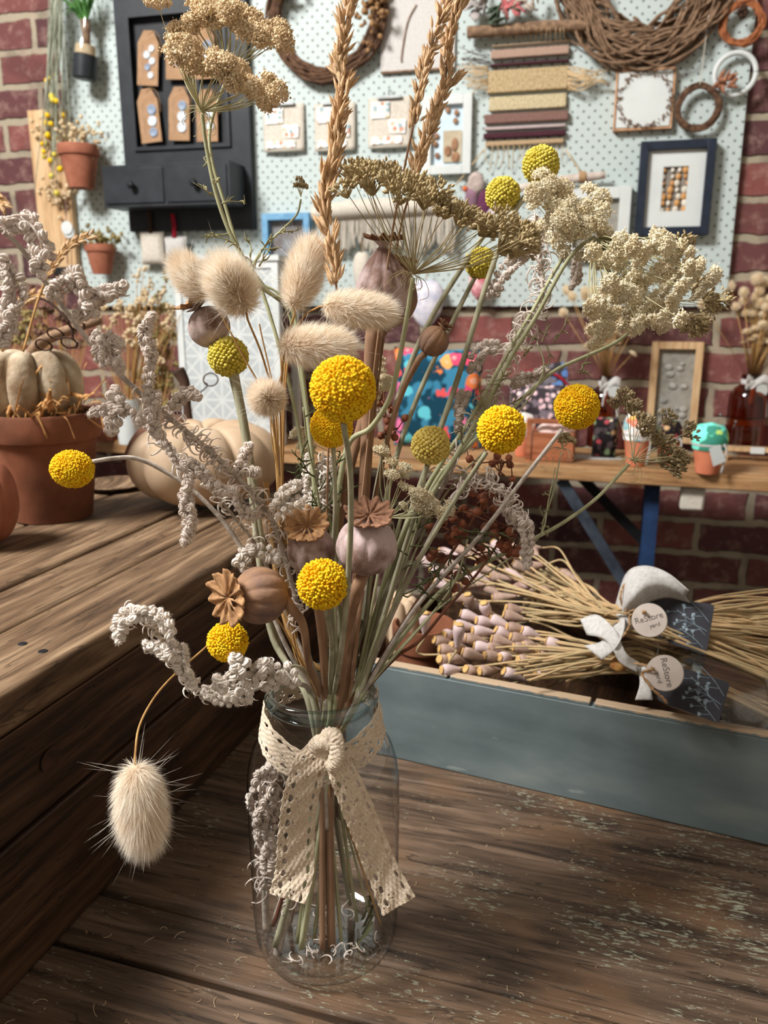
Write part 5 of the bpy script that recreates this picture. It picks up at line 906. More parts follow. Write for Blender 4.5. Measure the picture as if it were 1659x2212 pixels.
m = MB(); m.tube(catmull([(q[0] - hw * .9, q[1] - .003, zb_ + hh * 1.45), (q[0] - .01, q[1] - .008, zb_ + hh * 1.52), (q[0] + hw * .5, q[1] - .005, zb_ + hh * 1.35), (q[0] + hw * .9, q[1], zb_ + hh * 1.1)], 6), .004, 6); m.build('red_trim', mat('red trim', (190, 34, 50)), t, sharp=0)
m = MB(); m.tube(catmull([(q[0] - .01, q[1] + .03, zb_ + 2 * hh - .003), (q[0] + .006, q[1] + .03, zb_ + 2 * hh + .02), (q[0] + .02, q[1] + .03, zb_ + 2 * hh - .003)], 6), .002, 6); m.build('hanging_loop', M_TWINE, t, sharp=0)
# bottles of bunny tails
def tailproto():
    t = thing('bunny_tail', 'x', 'dried grass', GW, (0, 0, 0)); m = MB(); D = fib(420); rc = .0062; m.add(ICO[2][0] * [rc, rc, .010] + [0, 0, .2], ICO[2][1]); m.strands(D * [rc, rc, .009] * .9 + [0, 0, .2], np.stack([nrm(d + [0, 0, .5]) for d in D]), .006, .0004, seg=1); m.build('seed_head', mat('pale tail fur', (252, 240, 214), (244, 224, 188), .9, 60, tr=.35), t, sharp=0)
    m = MB(); m.tube(np.array([(0, 0, 0), (0, .002, .1), (0, 0, .2)]), .0006, 4); m.build('stem', M_STRAW, t, sharp=0); return t
proto = tailproto(); first = [True]
def bottle_set(px, py, toppx, lab, dxs, n, grp, top=(0, 0), R=None, tpx=None):
    P, s = ground(px, py, .1); R = R * s; H = ztop(P, px, toppx) - .1; t = thing('amber_bottle', lab, 'bottle', GW, P, 'amber glass bottles'); m = MB()
    pr = [(0, .002), (R * .9, .001), (R, .004), (R, H * .66), (R * .97, H * .72), (R * .8, H * .80), (R * .45, H * .87), (R * .40, H * .9), (R * .42, H * .985), (R * .36, H)]; m.lathe(pr, P, 44, close=False); m.build('body', M_AMBER, t)
    m = MB(); m.lathe([(R * .40, H * .94), (R * .47, H * .95), (R * .47, H * .985), (R * .40, H)], P, 32, close=False); m.build('lip', M_AMBER, t)
    t = thing('ribbon_bow', lab.split(' holding')[0].replace('amber glass bottle', 'white lace bow and disc on the amber bottle'), 'bow', GW, P + [0, -R * .45, H * .88], 'lace bows on the amber bottles'); c = P + np.array([0, -R * .5, H * .88]); m = MB()
    m.ribbon(catmull([c + [-R * .1, 0, .004], c + [-R * .45, -.006, .012], c + [-R * .5, -.01, -.004], c], 6), (.002, .003, .009)); m.ribbon(catmull([c, c + [R * .35, -.008, .012], c + [R * .7, -.008, .004], c], 6), (.002, .003, .009)); m.ribbon(catmull([c, c + [-R * .12, -.012, -.02], c + [-R * .2, -.014, -.045]], 6), (.009, .002, .002)); m.ribbon(catmull([c, c + [R * .5, -.012, -.03], c + [R * .7, -.01, -.08]], 6), (.004, .001, .001)); m.lathe([(R * .4, -.008), (R * .47, -.008), (R * .47, .008), (R * .4, .008)], c + [0, R * .5, 0], 24, close=False); m.build('ribbon', M_WHITE, t, sharp=0, solid=.0012)
    m = MB(); m.lathe([(0, 0), (.014, 0), (.014, .002), (0, .002)], c + [R * .3, -.012, -.014], 28, R=basis((.1, -1, .1)), close=False); m.build('disc', M_PAINTW, t)
    for k in range(n):
        if first[0]: o = proto; first[0] = False; ch = []
        else:
            o = proto.copy(); COL.objects.link(o)
            for c_ in proto.children: d_ = c_.copy(); COL.objects.link(d_); d_.parent = o
        ang = RNG.uniform(0, 2 * PI); rad = abs(RNG.normal()) * .36; dr = Vector((math.cos(ang) * rad * 1.0 + dxs, math.sin(ang) * rad * .5, 1)).normalized(); sc = RNG.uniform(.4, 1.15)
        o.location = P + np.array([0, 0, H * .88]) + np.array(dr) * .01; o.rotation_euler = dr.to_track_quat('Z', 'Y').to_euler(); o.scale = (1.2, 1.2, sc); o['label'] = grp[0]; o['group'] = grp[1]; o['category'] = 'dried grass'
bottle_set(1300, 965, 812, 'left amber glass bottle holding bunny tails, behind the dark pouch', -.05, 64, ('pale bunny tail standing in the left amber bottle', 'bunny tails in the left amber bottle'), R=33)
bottle_set(1606, 962, 808, 'right amber glass bottle holding bunny tails, at the right edge', .02, 90, ('pale bunny tail standing in the right amber bottle', 'bunny tails in the right amber bottle'), R=40)
# pine box frame with pebbles
def picture(name, label, fr, X0, X1, Z0, Z1, y, fw, dp, mf, mi, group=None, mount=None, mw=0, inner=None, cat='picture frame'):
    t = thing(name, label, cat, fr, ((X0 + X1) / 2, y, Z0), group); m = MB()
    for a, b in (((X0, y - dp, Z0), (X0 + fw, y, Z1)), ((X1 - fw, y - dp, Z0), (X1, y, Z1)), ((X0 + fw, y - dp, Z0), (X1 - fw, y, Z0 + fw)), ((X0 + fw, y - dp, Z1 - fw), (X1 - fw, y, Z1))): m.box(a, b)
    m.build('frame', mf, t, bevel=.001); e = fw
    if mount:
        m = MB(); f2 = fw + mw
        for a, b in (((X0 + e, y - dp * .6, Z0 + e), (X0 + f2, y - dp * .4, Z1 - e)), ((X1 - f2, y - dp * .6, Z0 + e), (X1 - e, y - dp * .4, Z1 - e)), ((X0 + f2, y - dp * .6, Z0 + e), (X1 - f2, y - dp * .4, Z0 + f2)), ((X0 + f2, y - dp * .6, Z1 - f2), (X1 - f2, y - dp * .4, Z1 - e))): m.box(a, b)
        m.build('mount', mount, t, smooth=False)
    m = MB(); m.box((X0 + e, y - dp * .3, Z0 + e), (X1 - e, y - dp * .1, Z1 - e)); m.build('backing', mi, t, smooth=False); return t
q0, s0 = bx(1392, 955); q1, s1 = bx(1500, 958); ztp = ztop(BN.w(q0), 1392, 738) - .1; M_GREY = mat('grey stone backing', (158, 154, 144), (136, 132, 122), .9, 80, .3)
t = picture('pebble_frame', 'tall pine box frame with pebbles leaning on the brick wall', BN, q0[0], q1[0], .001, ztp, q0[1] + .02, .017, .022, M_PINE, M_GREY)
m = MB(); rr = np.random.default_rng(3)
for k in range(16): c = (rr.uniform(q0[0] + .03, q1[0] - .03), q0[1] + .012, rr.uniform(.03, ztp - .03)); a = rr.uniform(.004, .010); m.add(ICO[2][0] * [a * 1.3, .003, a] + c, ICO[2][1])
m.build('pebbles', mat('pebbles', (176, 172, 162), (130, 130, 126), .7, 60), t, sharp=0)
# trug, pouch, pincushions, doily, rack
qa, s = bx(1158, 985); qb, s = bx(1236, 1000); t = thing('wooden_trug', 'small red brown wooden trug with pink cloth inside, mid bench', 'box', BN, (qa[0], qb[1] - .0, 0)); X0, X1, y0 = qa[0] - .004, qb[0], qb[1]; hB = .062; m = MB()
for a, b in (((X0, y0, .002), (X1, y0 + .007, hB)), ((X0, y0 + .07, .002), (X1, y0 + .077, hB)), ((X0, y0 + .0075, .002), (X0 + .007, y0 + .0695, hB)), ((X1 - .007, y0 + .0075, .002), (X1, y0 + .0695, hB)), ((X0 + .0075, y0 + .0075, .002), (X1 - .0075, y0 + .0695, .008))): m.box(a, b)
m.build('box', M_TRUG, t, smooth=False); m = MB(); m.box((X0 - .012, y0 - .004, 0), (X0 - .001, y0 + .006, .09)); m.box((X0 - .012, y0 - .002, .082), (X1 + .03, y0 + .006, .092)); m.build('handle', M_TRUG, t, smooth=False)
m = MB(); m.blobs([(X0 + .03, y0 + .035, hB - .006), (X0 + .06, y0 + .04, hB - .004)], .026, 3, .1, dirs=[(0, 0, 1)] * 2); m.build('cloth', mat('pink cloth', (240, 200, 190), (250, 226, 220), .9), t, sharp=0)
cushion('small black floral fabric pouch beside the trug', 1276, 902, 1328, 992, M_BLKF, .02, 'fabric_pouch', 'pouch', .5)
q, s = bx(1268, 990); t = thing('lace_doily', 'white lace doily edge under the trug and pouch', 'doily', BN, (q[0], q[1], 0)); m = MB(); A_ = np.linspace(0, 2 * PI, 80, endpoint=False); m.prism([(q[0] + .0 + (.075 + .002 * math.sin(26 * a)) * math.cos(a), q[1] + .012 + (.026 + .002 * math.sin(26 * a)) * math.sin(a)) for a in A_], ((0, 0, .0004), (1, 0, 0), (0, 1, 0), (0, 0, 1)), .0012); m.build('cloth', M_WHITE, t, smooth=False)
def pincushion(label, px, py, wpx, toppx, dome, tagit=False, grp='pincushion pots'):
    P, s = ground(px, py, .1); r = wpx / 2 * s; H = ztop(P, px, toppx) - .1; h = H * .62; t = thing('pincushion_pot', label, 'pincushion', GW, P, grp); m = MB(); m.lathe([(r * .3, .001), (r * .62, .001), (r * .92, h), (r * .85, h), (r * .6, h * .2)], P, 32, close=False); m.build('pot', mat('orange terracotta', (226, 130, 92), (206, 108, 72), .8, 20), t)
    m = MB(); m.lathe([(r * .92, h * .78), (r * 1.0, h), (r * 1.02, h * 1.12), (r * .95, h + (H - h) * .5), (r * .7, h + (H - h) * .85), (0, H)], P, 32, close=False); m.build('fabric_dome', dome, t, sharp=0)
    if tagit:
        for dx, dz in ((.2, .0), (1.1, -.35)): c = P + np.array([r * dx, -r * .3, H + dz * (H - h)]); m = MB(); m.tube(np.array([c, c + [r * .15, 0, .014]]), .0007, 5); m.blobs([c + [r * .15, 0, .016]], .003, 2, 0); m.build('pin', M_HOOK, t, sharp=0)
        o_ = P + np.array([r * .05, -r * 1.08, h * .85]); u_ = nrm((.85, 0, .45)); v_ = np.array([-.45, 0, .85]); m = MB(); m.prism([(-.020, -.028), (.006, -.030), (.008, .008), (-.014, .010)], (o_, u_, v_, (0, -1, 0)), .0012); m.build('label_tag', M_PAINTW, t, smooth=False)
    m = MB(); c = P + [r * .5, -r * .85, h]; m.tube(catmull([c, c + [.004, -.004, -.015], c + [-.002, -.004, -h * .9]], 5), .0018, 6); m.lathe([(r * .97, h * .9), (r * 1.0, h * .93), (r * 1.0, h * .97), (r * .96, h)], P, 32, close=False); m.build('ribbon', M_WHITE, t, sharp=0)
pincushion('pincushion in an orange pot with a green dome and white tag, near the bench edge', 1526, 1022, 74, 912, M_DOME2, True)
pincushion('pincushion pot with a pastel orange and white dome, left of the pine frame', 1372, 1005, 62, 888, M_DOME1)
pincushion('pincushion pot with a dark patterned dome in front of the pine frame', 1440, 1000, 56, 905, M_BLKF)
pincushion('pincushion pot half hidden behind the large yellow ball, left of the trug', 1128, 985, 50, 890, M_DOME1)
q, s = bx(1618, 998); t = thing('tube_rack', 'little wooden rack of clear glass tubes at the right edge of the bench', 'rack', BN, (q[0], q[1], 0)); m = MB(); m.box((q[0] - .05, q[1], .022), (q[0] + .07, q[1] + .03, .030)); m.box((q[0] - .05, q[1], .001), (q[0] - .044, q[1] + .03, .0215)); m.box((q[0] + .064, q[1], .001), (q[0] + .07, q[1] + .03, .0215)); m.build('rack', M_PINE, t, smooth=False)
for k in range(3): m = MB(); m.lathe([(0, .002), (.006, .003), (.0075, .01), (.0075, .075), (.0065, .075)], (q[0] - .025 + .035 * k, q[1] + .015, 0), 20, close=False); m.build('glass_tube', M_CLEAR, t)
MB().box((q[0] + .0, q[1] - .0015, .019), (q[0] + .028, q[1] - .0003, .033)).build('paper_label', M_PAINTW, t, smooth=False)
# ================================================================== things on the pegboard
y0 = -.0205
def wxy(px, py, off=.03): x, z = wl(px, py, off); return np.array([x, -off, z])
SW = (wl(830, 300, .03)[0] - wl(829, 300, .03)[0])
# black cabinet
t = thing('black_wall_cabinet', 'black painted wall cabinet with two drawers and a recessed display back', 'cabinet', WL, wxy(400, 440)); a = wxy(252, 0, .045); b = wxy(538, 497, .045); X0, X1 = wxy(262, 250, .045)[0], wxy(538, 250, .045)[0]; ZB = wxy(400, 498, .045)[2]; ZT = wxy(400, -130, .045)[2]
rx0, rx1 = wxy(287, 250, .045)[0], wxy(497, 250, .045)[0]; rz0, rz1 = wxy(400, 322, .045)[2], wxy(400, 20, .045)[2]
m = MB(); m.box((X0, -.045, rz0), (rx0, y0, ZT)); m.box((rx1, -.045, rz0), (X1, y0, ZT)); m.box((rx0, -.045, rz1), (rx1, y0, ZT)); m.box((X0, -.045, ZB), (X1, y0, rz0)); m.build('carcass', M_BLACK, t, smooth=False)
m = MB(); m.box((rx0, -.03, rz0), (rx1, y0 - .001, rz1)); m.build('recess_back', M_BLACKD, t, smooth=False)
m = MB(); bw = .009
for p_, q_ in (((rx0, -.052, rz0), (rx0 + bw, -.0452, rz1)), ((rx1 - bw, -.052, rz0), (rx1, -.0452, rz1)), ((rx0 + bw, -.052, rz0), (rx1 - bw, -.0452, rz0 + bw)), ((rx0 + bw, -.052, rz1 - bw), (rx1 - bw, -.0452, rz1))): m.box(p_, q_)
m.build('moulding', M_BLACK, t, smooth=False); off = .14; dx0, dz1 = wl(217, 358, off); dx1, dz0 = wl(498, 440, off); m = MB(); m.box((dx0, -off + .004, dz0), (dx1, -.0455, dz1)); m.build('drawer_case', M_BLACK, t, bevel=.001)
mid = (dx0 + dx1) / 2
for a_, b_ in ((dx0 + .008, mid - .004), (mid + .004, dx1 - .008)):
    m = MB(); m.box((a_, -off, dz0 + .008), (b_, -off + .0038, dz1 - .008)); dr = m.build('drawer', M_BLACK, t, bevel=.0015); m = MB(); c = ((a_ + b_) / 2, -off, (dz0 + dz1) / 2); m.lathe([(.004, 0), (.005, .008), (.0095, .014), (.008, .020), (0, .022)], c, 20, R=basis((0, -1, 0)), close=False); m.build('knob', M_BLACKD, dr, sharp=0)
def kraft(label, cx, cy, tilt, btn, hp_=108):
    c = wxy(cx, cy, .046); w_, h_ = 25 * SW, hp_ / 2 * SW; t = thing('kraft_button_card', label, 'tag', WL, c, 'kraft cards of buttons in the cabinet'); ct, st = math.cos(tilt), math.sin(tilt); u_ = np.array([ct, 0, st]); v_ = np.array([-st, 0, ct])
    m = MB(); m.prism([(-w_, -h_), (w_, -h_), (w_, h_ * .55), (w_ * .45, h_), (-w_ * .45, h_), (-w_, h_ * .55)], (c, u_, v_, (0, -1, 0)), .0012); m.build('card', M_KRAFT, t, smooth=False)
    for (bx_, by_, r_, k) in btn: p_ = c + u_ * bx_ * w_ + v_ * by_ * h_; m = MB(); m.lathe([(0, .0035), (r_ * SW * .7, .0035), (r_ * SW * .85, .0045), (r_ * SW, .003), (r_ * SW, .0014)], p_, 22, R=basis((0, -1, 0)), close=False); m.build('button', M_BTNB if k else M_BTNW, t, sharp=0)
    m = MB(); p_ = c + v_ * h_ * .85 + np.array([0, -.002, 0]); m.tube(catmull([p_, p_ + u_ * w_ * .6 + v_ * .008, p_ + u_ * w_ * 1.15 - v_ * .01, p_ + u_ * w_ * 1.2 - v_ * .05], 5), .0007, 5); m.build('string', M_TWINE, t, sharp=0)
    m = MB()
    for k in range(9): p_ = c - u_ * w_ * .5 + v_ * h_ * (-.62 + .13 * k) + np.array([0, -.0014, 0]); m.box(p_ - [.0016, .0002, .001], p_ + [.0016, 0, .001])
    m.build('faint_stamp', M_INK, t, smooth=False)
S5 = [(.35, .35, 7, 0), (-.1, .12, 8, 0), (.42, -.1, 7.5, 0), (.0, -.33, 7, 1), (.3, -.62, 7, 0)]; S3 = [(.35, .2, 11, 1), (.3, -.22, 11, 0), (.3, -.64, 10, 1)]
kraft('kraft card with five pearl buttons, top left in the black cabinet', 320, 126, -.1, S5); kraft('kraft card with blue buttons, top middle in the black cabinet', 381, 112, -.06, [(.5, .1, 9, 1), (.2, -.4, 8, 1)]); kraft('kraft card top right in the black cabinet, mostly behind the umbel', 440, 112, .0, S3, 105)
kraft('kraft card with three buttons, bottom left in the black cabinet', 322, 250, .06, S3, 110); kraft('kraft card with three buttons, bottom middle in the black cabinet', 387, 246, -.06, [(.35, .3, 10, 1), (.3, -.1, 11, 0), (.3, -.5, 11, 0)], 108); kraft('kraft card with two white buttons, bottom right in the black cabinet', 447, 250, -.03, [(.35, .1, 10, 0), (.3, -.4, 10, 0)], 104)
# hooks + red tassel + pouches
def pouch(label, px0, py0, px1, py1, mt, loop, lm):
    a = wxy(px0, py1, .045); b = wxy(px1, py0, .045); t = thing('linen_pouch', label, 'pouch', WL, a, 'linen pouches below the cabinet'); n = 14; u = np.linspace(-1, 1, n); U, V = np.meshgrid(u, u, indexing='ij'); cx, cz = (a[0] + b[0]) / 2, (a[2] + b[2]) / 2; hw, hh = (b[0] - a[0]) / 2, (b[2] - a[2]) / 2; m = MB()
    for sg in (-1, 1): A = np.stack([cx + U * hw * (1 - .1 * (1 - V ** 2)), -.045 + sg * .014 * ((1 - U ** 4) * (1 - V ** 4)) ** .5, cz + V * hh], -1).reshape(-1, 3); i, j = np.meshgrid(np.arange(n - 1), np.arange(n - 1), indexing='ij'); q = (i * n + j).ravel(); m.add(A, np.stack([q, q + 1, q + n + 1, q + n], 1))
    m.build('bag', mt, t, sharp=0); m = MB(); p_ = np.array([cx, -.05, b[2]]); m.tube(catmull([p_ - [0, 0, .004], p_ + [.003, -.004, .03], p_ + [0, -.004, .055]], 5), lm[1], 7); m.build('hanging_loop', lm[0], t, sharp=0)
pouch('beige linen pouch hanging at the left beneath the black cabinet', 306, 500, 354, 572, M_CANVAS, 1, (M_VINE, .005)); pouch('white linen pouch on a red loop beneath the black cabinet', 358, 510, 404, 580, M_WHITE, 1, (mat('red cord', (176, 24, 44)), .006))
# small terracotta wall pots
def wallpot(label, cx, rimy, basey, rw, bw_, flm, n, jit, hp=(0, 0)):
    c = wxy(cx, basey, .075); c[1] = -.02 - rw / 2 * SW - .012; zr_ = wxy(cx, rimy, .075)[2]; h = zr_ - c[2]; t = flowerpot(label, c, bw_ / 2 * SW, rw / 2 * SW, h, M_TERRA, WL, 'small terracotta pots on the pegboard', org=c)
    m = MB(); k = n; P_ = c + np.array([0, 0, h]) + RNG.normal(size=(k, 3)) * [rw * .28 * SW, rw * .2 * SW, jit] + [0, 0, jit * 1.2]; t2 = thing('dried_posy', label.split(' pot')[0].replace('terracotta', 'tan') + ' posy of tiny dried blooms in the wall pot', 'dried flowers', WL, c + [0, 0, h], 'posies in the wall pots')
    m.blobs(P_, .006, 1, .4); m.blobs(P_ + RNG.normal(size=P_.shape) * .005, .004, 1, .4); m.build('blooms', flm, t2, sharp=0).__setitem__('kind', 'stuff'); m = MB()
    for q in P_[::3]: m.tube(np.array([c + [0, 0, h * .85], q]), .0008, 4)
    m.build('stems', M_FOL, t2, sharp=0); t3 = thing('wall_hook', label.split(' pot')[0].replace('terracotta', 'steel hook above the') + ' pot on the pegboard', 'hook', WL, c + [0, 0, h], 'steel hooks'); m = MB(); q = c + np.array([0, 0, h]); m.tube(catmull([(q[0] + .01, -.0205, q[2] + .035), (q[0] + .01, -.03, q[2] + .04), (q[0] + .01, -.03, q[2] + .005)], 5), .0013, 6); m.build('wire', M_HOOK, t3, sharp=0)
wallpot('upper larger terracotta pot on the pegboard beside the black cabinet', 181, 315, 408, 90, 56, M_OAT, 60, .02); wallpot('lower smaller terracotta pot on the pegboard under the cabinet', 220, 528, 592, 70, 42, M_YO, 50, .012)
# pine board on the left
a = wxy(62, 236, .045); x1 = wxy(150, 400, .045)[0]; zb_ = wxy(120, 578, .045)[2]; m = MB(); m.box((wxy(74, 400, .045)[0], -.045, zb_), (x1, -.023, wxy(100, 236, .045)[2])); solo(m, 'pine_board', M_PINE, 'upright plain pine board at the left edge of the pegboard', 'board', WL, (x1, -.03, zb_), bevel=.002)
MB_ = MB(); MB_.box((wxy(84, 400, .045)[0], -.06, zb_ - .018), (x1 + .002, -.0215, zb_ - .0005)); solo(MB_, 'ledge', M_DARK, 'dark metal ledge holding up the pine board', 'ledge', WL, (x1, -.03, zb_ - .018), smooth=False)
# hanging bunch
t = thing('hanging_bouquet', 'long bunch of grey stems with yellow buttons hung upside down on the left', 'dried flowers', WL, wxy(120, 0, .06)); m = MB(); m2 = MB(); r5 = np.random.default_rng(5); mv = MB(); ends = []
for k in range(42):
    a_ = wxy(122 + r5.normal() * 9, -40, .06 + r5.uniform(0, .02)); ye = r5.uniform(150, 440); e_ = wxy(118 + r5.normal() * (8 + ye * .03), ye, .06 + r5.uniform(-.01, .03)); m.tube(catmull([a_, (a_ + e_) / 2 + r5.normal(size=3) * .006, e_], 5), .0012, 5); ends.append(e_)
m.build('stems', mat('sage stems', (168, 172, 152), (136, 140, 118), .85), t, sharp=0)
for e_ in ends[:26]: q = MB(); q.blobs([e_], r5.uniform(.006, .009), 2, .08); q.build('flower_button', M_YEL if r5.random() < .6 else M_YELG, t, sharp=0)
m = MB(); m.blobs(wxy(110, 300, .06) + r5.normal(size=(40, 3)) * [.03, .008, .03], .006, 1, .4); m.blobs(wxy(125, 420, .06) + r5.normal(size=(40, 3)) * [.02, .008, .02], .006, 1, .4); m.build('small_leaves', M_OAT, t, sharp=0)
t = thing('string_tag', 'pair of round white tags on a mauve string in front of the pine board', 'tag', WL, wxy(145, 495, .06)); m = MB(); m.tube(catmull([wxy(140, 420, .06), wxy(143, 460, .06), wxy(146, 570, .06)], 5), .0015, 5); m.build('string', mat('mauve string', (150, 110, 110)), t, sharp=0)
for dx, dy in ((0, 0), (4, 8)): m = MB(); m.lathe([(0, 0), (.017, 0), (.017, .002), (0, .002)], wxy(145 + dx, 492 + dy, .064 - dy * .0005), 26, R=basis((0, -1, 0)), close=False); m.build('disc', M_PAINTW, t)
# glass bulb with air plant
c = wxy(182, 172, .07); t = thing('bottle_planter', 'slanted clear bottle planter with a black base at the upper left', 'planter', WL, c); B = basis((.16, 0, 1)); m = MB(); r_ = 25 * SW; m.lathe([(r_ * .9, 0), (r_, .004), (r_, .055), (r_ * .97, .0555)], c, 32, R=B, close=True); m.build('base', M_BLACK, t)
m = MB(); m.lathe([(r_ * .98, .056), (r_ * .95, .08), (r_ * .75, .10), (r_ * .5, .12), (r_ * .45, .14)], c, 32, R=B, close=False); m.build('glass', M_CLEAR, t, sharp=0); m = MB(); m.lathe([(0, .057), (r_ * .88, .057), (r_ * .85, .078), (0, .083)], c, 24, R=B, close=False); m.build('sand', M_OAT, t)
c2 = c + B @ np.array([0, 0, .105]); t = thing('air_plant', 'spiky green air plant growing out of the bottle planter', 'plant', WL, c2); m = MB()
for k in range(34): d = nrm((RNG.normal() * .5 - .1, RNG.normal() * .4 - .2, 1 + RNG.normal() * .3)); L = RNG.uniform(.05, .13); P_ = catmull([c2 + [0, 0, .02], c2 + d * L * .5 + [0, 0, .03], c2 + d * L + [0, -.01, .02 + RNG.uniform(-.03, .03)]], 5); m.tube(P_, [.0035, .003, .0006], 6, sx=.5)
m.build('leaves', mat('air plant green', (92, 150, 70), (60, 112, 48), .6, 40, tr=.2), t, sharp=0); m = MB(); m.tube(np.array([c2 - [0, 0, .03], c2 + [0, 0, .03]]), [.008, .012], 12); m.build('stalk', M_TWIGL, t, sharp=0)
# twig wreaths
def wreath(label, cx, cy, r1, r0, mt, n, thick, name='twig_wreath', grp='twig wreaths', off=.045, sy=1., noise=.12, cat='wreath', hang=True):
    c = wxy(cx, cy, off); R1, R0 = r1 * SW, r0 * SW; t = thing(name, label, cat, WL, c, grp); m = MB(); rm = (R1 + R0) / 2; dr = (R1 - R0) / 2
    for k in range(n):
        ph = RNG.uniform(0, 6.3); a0_ = RNG.uniform(0, 6.3); k1, k2 = RNG.integers(2, 6), RNG.integers(2, 5); q0_ = RNG.uniform(-.75, .75); P_ = []
        for a in np.linspace(0, RNG.uniform(2.5, 6.3), 40): rr_ = rm + dr * np.clip(q0_ + .35 * math.sin(k1 * a + ph), -1, 1) ; P_.append(c + np.array([rr_ * math.cos(a + a0_), dr * .5 * math.sin(k2 * a + ph) * .6, rr_ * sy * math.sin(a + a0_)]))
        m.tube(np.array(P_) + RNG.normal(size=(40, 3)) * thick * noise, thick * RNG.uniform(.6, 1.2), 5)
    m.build('twigs', mt, t, sharp=0); return t, c
t, c = wreath('large twig wreath at the top, behind the left grass spike', 703, 30, 128, 96, M_TWIG, 42, .0035)
M_GB = mat('gold brown blooms', (190, 146, 96), (140, 100, 66), .9, 60, tr=.2); m = MB(); m.blobs(c + RNG.normal(size=(60, 3)) * [.018, .01, .035] + [.12, -.02, .01], .007, 1, .4); m.build('dried_blooms', M_GB, t, sharp=0).__setitem__('kind', 'stuff'); m = MB(); m.blobs(c + RNG.normal(size=(14, 3)) * [.02, .01, .02] + [-.1, -.02, .05], .008, 1, .4); m.build('dried_leaves', M_GB, t, sharp=0).__setitem__('kind', 'stuff')
wreath('biggest loose twig wreath hanging at the top right', 1395, -55, 165, 75, M_TWIGL, 90, .0032)
wreath('small orange brown ring wreath at the upper right corner of the pegboard', 1603, 50, 40, 27, mat('orange twig', (176, 104, 60), (130, 70, 40), .9, 60), 26, .0022); m = MB(); m.blobs(wxy(1606, 25, .06) + RNG.normal(size=(16, 3)) * [.008, .004, .006], .005, 1, .4); solo(m, 'dark_berries', M_VINE, 'cluster of dark berries on the small orange ring wreath', 'berries', WL, wxy(1606, 25, .06), kind='stuff')
wreath('small round brown wreath with blossoms below the big loose wreath', 1508, 232, 42, 31, M_TWIG, 30, .0026)
m = MB(); q = wxy(1508, 232, .05); m.tube(catmull([q + [0, 0, .045], q + [.002, 0, .1], q + [.004, .0, .155]], 4), .0009, 5); m.tube(catmull([q + [.004, 0, .155], q + [.004, -.006, .175], q + [.006, .012, .18]], 4), .0014, 6); solo(m, 'cotton_string', M_CANVAS, 'thin pale string holding the small round brown wreath', 'string', WL, q + [0, 0, .1])
t = thing('ring_wreath', 'white ring with a rust leaf sprig, right edge of the pegboard', 'wreath', WL, wxy(1590, 160, .04)); c = wxy(1588, 160, .04); m = MB(); m.tube(np.array([c + [36 * SW * math.cos(a), 0, 36 * SW * math.sin(a)] for a in np.linspace(0, 2 * PI, 48)]), .0055, 10); m.build('ring', M_PAINTW, t, sharp=0)
m = MB(); q = wxy(1565, 178, .05); m.spikes(q + RNG.normal(size=(22, 3)) * [.008, .003, .006], [nrm((RNG.normal() - .3, -.4, RNG.normal() * .8 - .3)) for _ in range(22)], .024, .005); m.build('leaf_sprig', mat('rust leaves', (176, 120, 90), (140, 84, 62), .8), t, sharp=0)
# canvas picture with dried flower
a = wxy(822, 155, .03); b = wxy(985, -60, .03); t = thing('fabric_print', 'pale fabric panel with a faint stitched stem, top centre', 'wall art', WL, a); m = MB(); m.box((a[0], -.03, a[2]), (b[0], y0 - .0006, b[2])); m.build('panel', mat('pale grey linen', (206, 202, 198), (192, 188, 184), .95, 200, .3), t, smooth=False); m = MB(); m.tube(catmull([wxy(868, 135, .031), wxy(868, 120, .031), wxy(876, 70, .031), wxy(884, 40, .031), wxy(900, 10, .031)], 6), .0022, 5); m.build('stitched_stem', M_TWIGL, t, sharp=0); m = MB(); m.box((a[0], -.031, a[2] - .004), (b[0], -.024, a[2])); m.build('hem', M_TWIGL, t, smooth=False)
